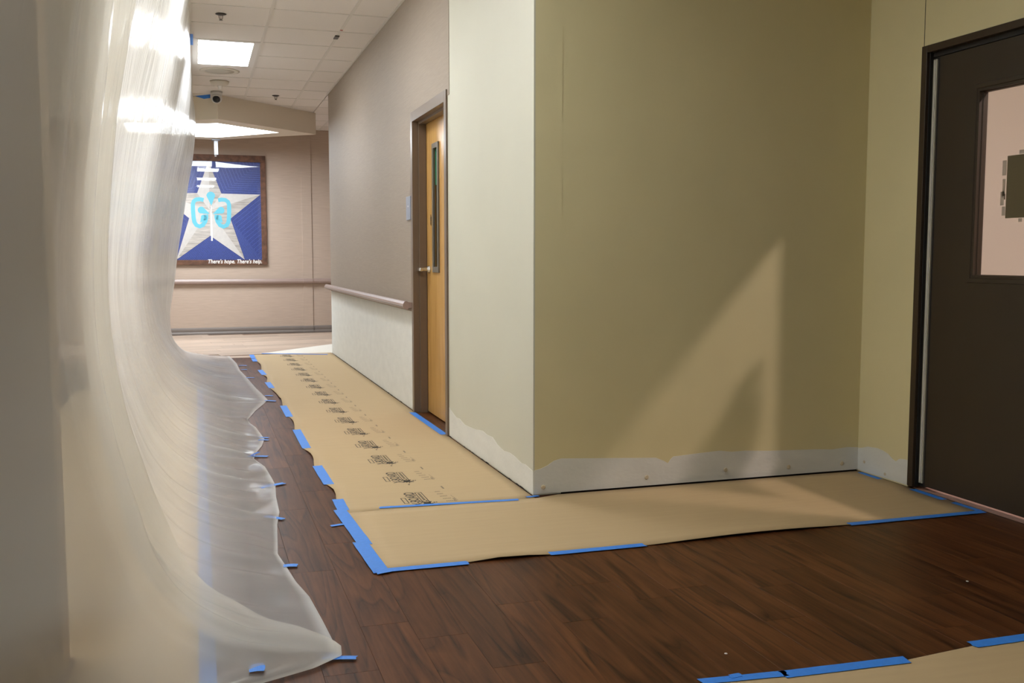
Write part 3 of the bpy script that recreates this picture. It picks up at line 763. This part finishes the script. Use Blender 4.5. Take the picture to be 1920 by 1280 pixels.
wy0, wy1, wz0, wz1 = 2.985, 3.620, 1.050, 1.872
e0, e1, et = RY0 + JW + 0.004, 3.875, RZ - 0.058
bm = bmesh.new()
for a in [(DX, DX + 0.044, wy1, e1, 0.020, et), (DX, DX + 0.044, e0, wy0, 0.020, et), (DX, DX + 0.044, wy0, wy1, 0.020, wz0), (DX, DX + 0.044, wy0, wy1, wz1, et)]:
    b_box(bm, *a)
fin(bm, 'door_leaf', M['dark_door'], d2)
wn = struct(empty('window_1', (DX, 3.3, 1.46)))
wn.parent = d2; wn.matrix_parent_inverse = Matrix.Translation(d2.location).inverted()
del wn['kind']; wn.name = 'vision_window'
F = 0.034
bm = bmesh.new()
def molding(pa_, pb_):
    b_prism(bm, pa_, pb_)
# chamfered glazing frame, four mitred sides
def ring(x, g): return [(x, wy0 - g, wz0 - g), (x, wy1 + g, wz0 - g), (x, wy1 + g, wz1 + g), (x, wy0 - g, wz1 + g)]
rings = [ring(DX + 0.001, F), ring(DX - 0.004, F - 0.003), ring(DX - 0.004, 0.014), ring(DX + 0.020, -0.004), ring(DX + 0.044, -0.004)]
RV = [[bm.verts.new(p) for p in r__] for r__ in rings]
for A, B in zip(RV, RV[1:]):
    for i in range(4):
        j = (i + 1) % 4
        bm.faces.new((A[i], A[j], B[j], B[i]))
wm = fin(bm, 'window_molding', M['dark_door'], wn)
gp = box('glass_pane', DX + 0.022, DX + 0.028, wy0 - 0.003, wy1 + 0.003, wz0 - 0.003, wz1 + 0.003, M['glass'], wn)
inv = (Matrix.Translation(d2.location) @ Matrix.Translation((0, 0, 0))).inverted()
for o_ in (wm, gp):
    o_.matrix_parent_inverse = Matrix.Translation((DX, 3.3, 1.46)).inverted()
adopt(d2)
sg = empty('window_notice', (DX + 0.03, 3.33, 1.30)); tag(sg, 'dark olive back of a notice taped inside the dark door window', 'notice')
box('sheet', DX + 0.0300, DX + 0.0330, 3.19, 3.475, 1.303, 1.573, M['sign_olive'], sg)
for a in [(3.478, 3.500, 1.49, 1.555), (3.480, 3.496, 1.40, 1.475), (3.485, 3.505, 1.36, 1.42), (3.477, 3.494, 1.315, 1.355), (3.38, 3.41, 1.575, 1.592), (3.38, 3.40, 1.285, 1.300)]:
    box('tape_piece', DX + 0.0285, DX + 0.0298, *a, M['tape_clear'], sg)
box('tape_mark', DX + 0.0285, DX + 0.0298, 3.479, 3.484, 1.385, 1.41, M['dark_frame'], sg)
adopt(sg)

# ------------------------------------------------------------------ kraft paper floor protection
def sheet(name, edge_pts, z, m, th=0.0008):
    return prism(name, [(x, y, z) for x, y in edge_pts], (0, 0, th), m)
def curl_sheet(name, left, x1, y0, y1, m, z=0.0012, nx=14, lift=0.012):
    """paper whose left edge wanders and lifts off the floor between its tapes"""
    bm = bmesh.new(); G = []
    ny = len(left)
    for x, y, lf_ in left:
        row = []
        for i in range(nx + 1):
            t_ = i / nx
            zz = z + lift * lf_ * max(0, 1 - t_ * 5) ** 2
            row.append(bm.verts.new((x + (x1 - x) * t_, y, zz)))
        G.append(row)
    for a in range(ny - 1):
        for i in range(nx):
            bm.faces.new((G[a][i], G[a][i + 1], G[a + 1][i + 1], G[a + 1][i]))
    o = fin(bm, name, m, smooth=True)
    md = o.modifiers.new('thick', 'SOLIDIFY'); md.thickness = 0.0009; md.offset = 1
    return o
tapesY = [(4.345, 4.56), (4.87, 5.34), (5.85, 6.51), (7.05, 7.60), (8.66, 9.08), (9.66, 10.09), (10.93, 11.7)]
left = []
y = 4.30
while y < 11.70:
    lf_ = 0.0
    for (a, b_), (c, d) in zip(tapesY, tapesY[1:]):
        if b_ < y < c: lf_ = math.sin(math.pi * (y - b_) / (c - b_)) ** 1.0
    left.append((0.600 - 0.014 + 0.012 * math.sin(y * 1.9) + 0.022 * lf_ * (1 if int(y) % 2 else 0.6), y, lf_))
    y += 0.085
left.append((0.585, 11.70, 0))
k1 = curl_sheet('kraft_paper', left, X1 - 0.006, 4.30, 11.70, M['kraft'])
tag(k1, 'tan kraft floor paper with black printed logos along the corridor wall', 'floor paper', 'floor protection paper')
k2pts = []
for k in range(25):
    x = 0.600 + (3.315 - 0.600) * k / 24
    k2pts.append((x, 3.452 + 0.006 * math.sin(x * 3.1)))
bm = bmesh.new(); rows_ = []
for k, (x, ye) in enumerate(k2pts):
    yt = 4.335 if x > X1 + 0.01 else 4.2985
    lf_ = 0.0
    for a, b_ in ((0.93, 1.25), (1.66, 2.60)):
        if a < x < b_: lf_ = math.sin(math.pi * (x - a) / (b_ - a))
    rows_.append([bm.verts.new((x, ye + (yt - ye) * j / 12, 0.0024 + 0.010 * lf_ * max(0, 1 - j / 2.5) ** 2)) for j in range(13)])
for A, B in zip(rows_, rows_[1:]):
    for j in range(12): bm.faces.new((A[j], A[j + 1], B[j + 1], B[j]))
k2 = fin(bm, 'kraft_paper', M['kraft'], smooth=True)
md = k2.modifiers.new('thick', 'SOLIDIFY'); md.thickness = 0.0009; md.offset = 1
tag(k2, 'plain tan kraft floor paper below the olive wall, reaching the dark door', 'floor paper', 'floor protection paper')
k3 = sheet('kraft_paper', [(0.9, 2.283), (1.274, 2.258), (1.501, 2.244), (1.881, 2.222), (2.132, 2.246), (2.321, 2.247), (3.29, 2.24), (3.29, 1.45), (0.9, 1.45)], 0.0006, M['kraft'])
tag(k3, 'tan kraft floor paper cut by the bottom right corner of the frame', 'floor paper', 'floor protection paper')
k4 = sheet('kraft_paper', [(-0.003, 1.7), (0.0, 3.0), (-0.004, 4.5), (-0.006, 9.0), (-1.0, 9.0), (-1.0, 2.97), (-0.355, 2.96), (-0.355, 1.7)], 0.0006, M['kraft'])
tag(k4, 'tan kraft floor paper lying under the clear plastic at left', 'floor paper', 'floor protection paper')
k5 = sheet('pale_paper', [(0.66, 11.79), (0.905, 12.07), (1.60, 12.79), (2.3, 13.4), (2.6, 11.75), (1.62, 11.66), (1.52, 11.66)], 0.0006, M['kraft_far'])
tag(k5, 'bright white floor paper in the lobby past the end of the corridor', 'floor paper', 'floor protection paper')

# printed marks on the corridor paper
bm = bmesh.new()
def flat(x0, x1, y0, y1): b_box(bm, x0, x1, y0, y1, 0.0, 0.0003)
def frame_rect(x0, x1, y0, y1, w=0.004):
    flat(x0, x1, y0, y0 + w); flat(x0, x1, y1 - w, y1); flat(x0, x0 + w, y0 + w, y1 - w); flat(x1 - w, x1, y0 + w, y1 - w)
# local: x across (0 = left edge of the letters), y away from the camera
frame_rect(0.056, 0.090, -0.055, 0.135)                # long box under the word
frame_rect(-0.030, -0.006, -0.060, 0.045, 0.004)       # short box above it
for k in range(9): flat(0.068, 0.078, -0.020 + k * 0.016, -0.010 + k * 0.016)
rs = random.Random(5)
for k in range(34):                                    # paint splash behind the X
    a = rs.uniform(0, 6.28); l = abs(rs.gauss(0, 0.035)) + 0.006; c = (0.070, -0.090)
    p = (c[0] + l * 0.55 * math.cos(a), c[1] + l * math.sin(a)); w = rs.uniform(0.002, 0.006)
    b_prism(bm, [(p[0] - w, p[1], 0), (p[0], p[1] + w * 1.8, 0), (p[0] + w, p[1], 0), (p[0], p[1] - w * 1.8, 0)], (0, 0, 0.0003))
b_prism(bm, [(0.050, -0.105, 0), (0.100, -0.060, 0), (0.095, -0.050, 0), (0.045, -0.095, 0)], (0, 0, 0.0003))
b_prism(bm, [(0.046, -0.052, 0), (0.100, -0.110, 0), (0.106, -0.100, 0), (0.052, -0.044, 0)], (0, 0, 0.0003))
b_prism(bm, [(0.055, -0.095, 0), (0.085, -0.105, 0), (0.092, -0.065, 0), (0.058, -0.060, 0)], (0, 0, 0.0003))
bmesh.ops.recalc_face_normals(bm, faces=bm.faces)
wtx = text_mesh('X-BOARD', 0.078, 0, 0.0016)
wx = max(v.co.x for v in wtx.vertices)
rotm = Matrix.Rotation(math.radians(90), 4, 'Z')
for v in wtx.vertices:
    x_, y_ = v.co.x * 0.250 / wx, v.co.y * 0.88
    v.co = Vector((0.050 - y_, -0.105 + x_, 0.0003))    # reads away from the camera, letter tops to the left
bm.from_mesh(wtx)
lm = bpy.data.meshes.new('printed_logo'); bm.to_mesh(lm); bm.free(); lm.materials.clear(); lm.materials.append(M['print'])
for p in lm.polygons: p.material_index = 0
bm = bmesh.new()
flat(0.052, 0.060, 0.255, 0.310)
for k, (w0, l) in enumerate([(0.0, 0.026), (0.0, 0.030), (0.003, 0.036), (0.006, 0.040), (0.010, 0.044)]):
    y = 0.200 - k * 0.048
    for q in range(5):
        flat(w0 + q * l / 5, w0 + q * l / 5 + l / 5 * 0.6, y, y + 0.012)
for k in range(5): flat(0.056 + 0.002 * k, 0.058 + 0.002 * k, 0.100 - k * 0.022, 0.118 - k * 0.022)
flat(0.050, 0.053, 0.0, 0.06); flat(0.056, 0.059, 0.0, 0.06)
sm = bpy.data.meshes.new('printed_lines'); bmesh.ops.recalc_face_normals(bm, faces=bm.faces); bm.to_mesh(sm); bm.free(); sm.materials.append(M['print_pale'])
for k in range(16):
    y = 4.463 + 0.4665 * k
    if y > 11.55: break
    obj('printed_logo', lm, k1, (0.914, y - 0.018, 0.0022))
    obj('printed_lines', sm, k1, (1.070, y - 0.10, 0.0022))['kind'] = 'stuff'

# ------------------------------------------------------------------ plastic sheet hung along the corridor
import bisect
def interp(tab, y):
    ks = [a[0] for a in tab]
    if y <= ks[0]: return tab[0][1]
    if y >= ks[-1]: return tab[-1][1]
    i = bisect.bisect_right(ks, y) - 1
    f = (y - ks[i]) / (ks[i + 1] - ks[i])
    a, b_ = tab[i][1], tab[i + 1][1]
    if isinstance(a, (int, float)): return a + (b_ - a) * f
    return [(p[0] + (q[0] - p[0]) * f, p[1] + (q[1] - p[1]) * f) for p, q in zip(a, b_)]
EDGE = sorted([(11.605, 0.329), (11.2, 0.355), (10.769, 0.379), (10.1, 0.385), (9.632, 0.415), (9.2, 0.435), (8.7, 0.461), (8.2, 0.495), (7.954, 0.510), (7.75, 0.470), (7.4, 0.385),
        (7.001, 0.310), (6.85, 0.320), (6.677, 0.348), (6.45, 0.362), (6.229, 0.375), (6.0, 0.345), (5.80, 0.300), (5.631, 0.278), (5.396, 0.324), (5.086, 0.340), (4.934, 0.345), (4.7, 0.330), (4.4, 0.322),
        (4.194, 0.297), (3.95, 0.280), (3.772, 0.267), (3.6, 0.285), (3.424, 0.302), (3.256, 0.330), (3.023, 0.346), (2.80, 0.358), (2.72, 0.350), (2.655, 0.265), (2.612, 0.177), (2.54, 0.03), (2.45, -0.15), (2.3, -0.34), (1.2, -0.36)])
# section curves (x, z) from the ceiling down to the start of the floor flare
S_NEAR = [(-0.002, 2.985), (-0.07, 2.66), (-0.16, 2.26), (-0.24, 1.86), (-0.30, 1.46), (-0.33, 1.10), (-0.325, 0.84), (-0.29, 0.62), (-0.24, 0.44), (-0.19, 0.27), (-0.10, 0.135), (0.03, 0.052), (0.17, 0.014)]
S_MID = [(-0.002, 2.985), (-0.06, 2.72), (-0.15, 2.28), (-0.26, 1.82), (-0.33, 1.46), (-0.38, 1.12), (-0.385, 0.86), (-0.36, 0.62), (-0.30, 0.42), (-0.21, 0.27), (-0.09, 0.15), (0.08, 0.070), (0.26, 0.022)]
S_FAR = [(-0.004, 2.985), (0.03, 2.68), (0.0, 2.26), (-0.07, 1.91), (-0.14, 1.49), (-0.20, 1.14), (-0.24, 0.84), (-0.285, 0.58), (-0.295, 0.40), (-0.27, 0.22), (-0.16, 0.09), (0.02, 0.040), (0.18, 0.014)]
SECT = [(2.6, S_NEAR), (4.6, [((a[0] + b_[0]) / 2, (a[1] + b_[1]) / 2) for a, b_ in zip(S_NEAR, S_MID)]), (7.9, S_MID), (9.6, S_MID), (11.6, S_FAR)]
def cat(P, t):
    n = len(P) - 1; s = t * n; i = min(int(s), n - 1); f = s - i
    p = [P[max(0, i - 1)], P[i], P[i + 1], P[min(n, i + 2)]]
    r = []
    for k in (0, 1):
        a, b_, c, d = (q[k] for q in p)
        r.append(0.5 * (2 * b_ + (c - a) * f + (2 * a - 5 * b_ + 4 * c - d) * f * f + (3 * b_ - a - 3 * c + d) * f ** 3))
    return r
TAPES = [(2.72, 1.6), (3.61, 0.5), (4.31, 0.7), (4.93, 1.2), (5.69, 0.9), (6.24, 1.1), (7.87, 1.5), (8.17, 0.5), (9.45, 0.6), (10.53, 0.5)]
from mathutils import noise as mnoise
def film_point(y, t, xshift=0.0, edge_scale=1.0):
    P = list(interp(SECT, y)); xe = interp(EDGE, y)
    P = P + [(xe, 0.0042)]
    kk = min(1.0, max(0.0, (xe + 0.22) / 0.50))     # the flare narrows where the hem runs in
    P = [(p[0] if p[1] > 0.16 else -0.22 + (p[0] + 0.22) * kk, p[1]) for p in P[:-1]] + [P[-1]]
    x, z = cat(P, t)
    x2, z2 = cat(P, min(1, t + 0.01)); x1, z1 = cat(P, max(0, t - 0.01))
    nx, nz = -(z2 - z1), (x2 - x1); l = math.hypot(nx, nz) or 1; nx /= l; nz /= l
    d = 0.0
    u = 1 - t
    for yt, A in TAPES:                # pleats fanning out of each floor tape
        w = 0.10 + 0.55 * u
        dy = y - yt - 0.35 * u * (1 if yt > 3 else 0.3)
        e = math.exp(-(dy / w) ** 2)
        d += A * 0.020 * e * math.cos(dy / (0.022 + 0.10 * u)) * min(1, (u / 0.12)) * (0.04 + 0.96 * math.exp(-(u / 0.24) ** 2))
    d *= 1 - 0.75 * max(0, min(1, (y - 8.6) / 1.2)) * max(0, min(1, (u - 0.15) / 0.15))
    d *= max(0.0, min(1.0, (y - 2.62) / 0.16))
    d += 0.045 * math.exp(-((y - 2.80 - 0.30 * u) / 0.045) ** 2) * min(1, u / 0.10) * math.exp(-(u / 0.30) ** 2)   # stiff fold running to the nearest tip
    for q in range(3):                 # long soft drapes hanging from the ceiling line
        f = (1.7, 4.1, 9.3)[q]
        d += (0.022, 0.003, 0.0)[q] * mnoise.noise(Vector((y * f, t * (0.8, 1.2, 2.0)[q], q * 7.3))) * min(1, t / 0.08) * min(1, u / 0.15)
    d += 0.016 * mnoise.noise(Vector((y * 7, t * 9, 3.3))) * max(0, 1 - u / 0.35) * min(1, u / 0.06) * (1.3 if y < 7.5 else 0.5)
    d += 0.014 * mnoise.noise(Vector((y * 2.2 + t * 6, t * 11, 9.1))) * max(0, 1 - t / 0.5) * min(1, t / 0.04)
    top = max(0, 1 - t / 0.22)
    d += 0.007 * top * math.sin(y * 9 + 2.4 * math.sin(y * 3.7)) * min(1, t / 0.03)
    return x + nx * d + xshift, max(0.0042, z + nz * d)
def film(name, ys, nt_, fn, m):
    bm = bmesh.new(); uvl = bm.loops.layers.uv.new('UVMap'); G = []
    for iy, y in enumerate(ys):
        G.append([(lambda p: (bm.verts.new(p[:3]), p[3:]))(fn(y, j / nt_)) for j in range(nt_ + 1)])
    for A, B in zip(G, G[1:]):
        for j in range(nt_):
            q = (A[j], A[j + 1], B[j + 1], B[j])
            f = bm.faces.new([v[0] for v in q]); f.smooth = True
            for lp, v in zip(f.loops, q): lp[uvl].uv = v[1]
    me = bpy.data.meshes.new(name); bm.to_mesh(me); bm.free(); me.materials.append(m)
    return obj(name, me)
ys = [(k / 420) ** 1.25 for k in range(421)]
def far_fn(s_, t):
    y0 = 3.15 - 0.38 * max(0.0, min(1.0, (t - 0.40) / 0.45)) ** 1.5
    y = y0 + (11.6 - y0) * s_
    x, z = film_point(y, t)
    return (x, y, z, y, t * 3.4)
fA = film('plastic_sheet', ys, 120, far_fn, M['film'])
tag(fA, 'milky plastic sheet hung from the ceiling, bellying along the corridor to the floor tapes', 'plastic sheet')
def near_fn(u, t):
    ye = 3.85 - 1.06 * max(0, (t - 0.45) / 0.55) ** 1.3
    y = 1.75 + (ye - 1.75) * u
    x, z = film_point(max(y, 2.3), t, 0.0)
    x += 0.014 + 0.022 * (1 - abs(2 * t - 1)) + 0.020 * math.sin(y * 11 + 1.2 * t) * min(1, t / 0.1) * min(1, (1 - t) / 0.2)
    if y < 2.66:                       # the sheet turns the added wall stub
        k = (2.66 - y) / 0.9
        x -= 0.95 * k ** 1.3
        z = z
    return (x, y, max(z, 0.006) + 0.004 + 0.016 * max(0, (t - 0.6) / 0.4) * min(1, (1 - t) / 0.05), y, t * 3.4)
fB = film('plastic_sheet', [k / 130 for k in range(131)], 100, near_fn, M['film2'])
tag(fB, 'nearest plastic sheet at the left edge, its vertical hem overlapping the long sheet', 'plastic sheet')

# ------------------------------------------------------------------ blue tape
def tape(p, q, w, label, z=0.0034, lift=0.0, curl=0.0, group='blue tape on the floor paper', fold=False):
    """one torn strip from p to q (floor points), slightly wavy, ragged ends"""
    p, q = Vector((*p, 0)), Vector((*q, 0)); d = q - p; L_ = d.length; d.normalize(); nr = Vector((-d.y, d.x, 0))
    n = max(4, int(L_ / 0.04)); r = random.Random(round(p.x * 1000 + p.y * 77))
    bm = bmesh.new(); R = []
    for i in range(n + 1):
        s = i / n; c = p + d * L_ * s
        zz = z + lift * math.sin(math.pi * s) + curl * max(0, s - 0.7) ** 2 * 10
        e = 0.004 if i in (0, n) else 0
        R.append([bm.verts.new(c + nr * k * w / 2 + d * r.uniform(-e, e) + nr * r.uniform(-0.0006, 0.0006) + Vector((0, 0, zz))) for k in (-1, -0.33, 0.33, 1)])
    for A, B in zip(R, R[1:]):
        for k in range(3): bm.faces.new((A[k], A[k + 1], B[k + 1], B[k]))
    o = fin(bm, 'tape_strip', M['tape'])
    md = o.modifiers.new('thick', 'SOLIDIFY'); md.thickness = 0.0005; md.offset = 1
    tag(o, label, 'tape', group)
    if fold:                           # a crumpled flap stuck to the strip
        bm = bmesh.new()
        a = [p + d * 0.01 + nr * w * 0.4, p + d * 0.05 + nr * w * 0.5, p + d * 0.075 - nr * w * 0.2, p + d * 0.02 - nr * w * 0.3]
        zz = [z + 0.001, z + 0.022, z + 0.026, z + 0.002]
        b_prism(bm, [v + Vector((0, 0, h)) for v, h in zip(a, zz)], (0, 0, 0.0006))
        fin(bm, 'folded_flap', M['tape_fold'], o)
    return o
tape((0.578, 11.70), (0.578, 11.30), 0.052, 'pale lit tape strip at the far left corner of the corridor paper')
tape((0.576, 11.25), (0.578, 10.93), 0.050, 'tape strip just in front of the far left corner tape')
tape((0.578, 10.09), (0.592, 9.663), 0.050, 'small tape patch, second gap from the far end of the paper edge')
tape((0.583, 9.078), (0.592, 8.66), 0.050, 'small tape patch on the paper edge level with the far floor tapes')
tape((0.601, 7.602), (0.600, 7.054), 0.050, 'tape strip on the paper edge across from the pointed plastic corner')
tape((0.597, 6.513), (0.594, 5.854), 0.052, 'long tape strip on the paper edge level with the wooden door')
tape((0.596, 5.338), (0.601, 4.876), 0.052, 'tape strip on the paper edge nearest before the seam corner')
tape((0.601, 4.559), (0.598, 4.345), 0.052, 'short tape strip on the paper edge at the seam of two papers')
tape((0.583, 4.361), (0.606, 3.794), 0.056, 'long wide tape strip down the left end of the plain paper', 0.0042)
tape((0.590, 3.832), (0.606, 3.432), 0.060, 'wide doubled tape strip ending at the near left paper corner', 0.0050)
tape((0.513, 4.108), (0.590, 4.125), 0.024, 'stray narrow tape tab sticking out left onto the dark planks')
tape((0.585, 3.425), (0.640, 3.440), 0.030, 'crumpled tape scrap at the near left corner of the paper', 0.0060)
tape((0.612, 3.452), (0.930, 3.447), 0.040, 'tape strip along the near paper edge at its left corner', 0.0042)
tape((1.256, 3.458), (1.655, 3.455), 0.040, 'tape strip in the middle of the near paper edge below the wall corner', 0.0042)
tape((2.612, 3.462), (3.312, 3.456), 0.040, 'long tape strip on the near paper edge ending at the dark door', 0.0042)
tape((0.761, 4.343), (1.404, 4.291), 0.030, 'tape strip over the seam between printed and plain paper', 0.0045)
tape((1.470, 6.985), (1.478, 6.046), 0.045, 'tape strip across the sill of the wooden door')
tape((1.455, 4.325), (1.520, 4.332), 0.020, 'tiny tape scrap at the foot of the outside wall corner', 0.0045)
tape((3.300, 4.300), (3.300, 4.140), 0.030, 'shaded tape strip at the foot of the wall left of the dark frame')
tape((3.302, 3.90), (3.300, 3.688), 0.034, 'shaded tape strip at the foot of the dark door frame', 0.0042, fold=False)
tape((3.302, 3.63), (3.306, 3.470), 0.030, 'shaded tape strip along the door sill, by the paper corner', 0.0042)
tape((0.70, 11.80), (1.42, 11.46), 0.050, 'pale tape strip at the far end of the corridor paper', 0.0042)
tape((1.255, 2.268), (1.505, 2.244), 0.034, 'tape strip at the bottom edge, left end of the corner paper')
tape((1.488, 2.240), (1.881, 2.220), 0.044, 'long tape strip on the corner paper at bottom right')
tape((1.345, 2.270), (1.380, 2.272), 0.022, 'little tape scrap above the strip at the bottom edge', 0.0045)
tape((2.135, 2.250), (2.50, 2.246), 0.044, 'tape strip running out of the frame at bottom right')
tape((0.0, 9.0), (0.0, 1.9), 0.046, 'long blue tape line under the clear plastic', 0.0018)
gp_ = 'blue tape holding the plastic hem'
def hold(p, q, w, label, fold=False, z=0.0055): tape(p, q, w, label, z, 0.0015, 0.0, gp_, fold)
hold((0.308, 2.724), (0.404, 2.701), 0.024, 'blue tape at the nearest plastic tip, pointing right at the bottom')
hold((0.110, 2.648), (0.148, 2.645), 0.050, 'square blue tape bit cut by the bottom edge under the plastic tip', z=0.034)
hold((0.274, 3.613), (0.323, 3.605), 0.032, 'short blue tape tab on the dark planks right of the crumpled hem')
hold((0.252, 4.343), (0.330, 4.273), 0.026, 'bowed blue tape on the hem, second nearest on the plastic', fold=False)
hold((0.270, 4.895), (0.390, 4.965), 0.034, 'slanted blue tape on the hem where folds gather')
hold((0.248, 5.702), (0.357, 5.668), 0.032, 'blue tape with a curled flap on the hem', fold=True)
hold((0.324, 6.291), (0.401, 6.258), 0.026, 'upper of two parallel blue tapes on the hem')
hold((0.336, 6.201), (0.399, 6.181), 0.026, 'lower of two parallel blue tapes on the hem')
hold((0.478, 7.903), (0.562, 7.848), 0.034, 'blue tape at the sharp pointed corner of the plastic')
hold((0.499, 8.187), (0.564, 8.157), 0.030, 'thin blue tape just beyond the pointed plastic corner')
hold((0.412, 9.46), (0.483, 9.437), 0.034, 'faint far blue tape on the plastic hem, third from the far end')
hold((0.400, 10.15), (0.455, 10.14), 0.034, 'faint far blue tape on the plastic hem, second from the far end')
hold((0.395, 10.544), (0.470, 10.524), 0.034, 'faint farthest blue tape on the plastic hem')
# tape holding the sheet to the ceiling grid
def ctape(x0, x1, y0, y1, label, z=ZC - 0.006):
    o = box('tape_strip', x0, x1, y0, y1, z, z + 0.0008, M['tape']); tag(o, label, 'tape', 'blue tape on the ceiling'); return o
ctape(-0.010, 0.022, 8.85, 9.3, 'blue tape on the ceiling bar at the left end of the lit panel')
bm = bmesh.new()
b_prism(bm, [(0.03, 11.9, ZC - 0.050), (0.20, 11.93, ZC - 0.020), (0.20, 11.93, ZC - 0.060), (0.13, 11.92, ZC - 0.075)], (0, 0.002, 0))
o = fin(bm, 'tape_strip', M['tape']); tag(o, 'blue tape pinning the plastic top beside the soffit', 'tape', 'blue tape on the ceiling')
# a few specks on the dark planks
for x, y in [(2.55, 2.72), (1.42, 2.42)]:
    bm = bmesh.new(); b_cyl(bm, (x, y, 0.0), (x, y, 0.0015), 0.005, 0.003, 7)
    o = fin(bm, 'plaster_crumb', M['white']); tag(o, 'white plaster crumb on the dark planks ' + ('near the dark door' if x > 2 else 'above the bottom tape'), 'crumb')
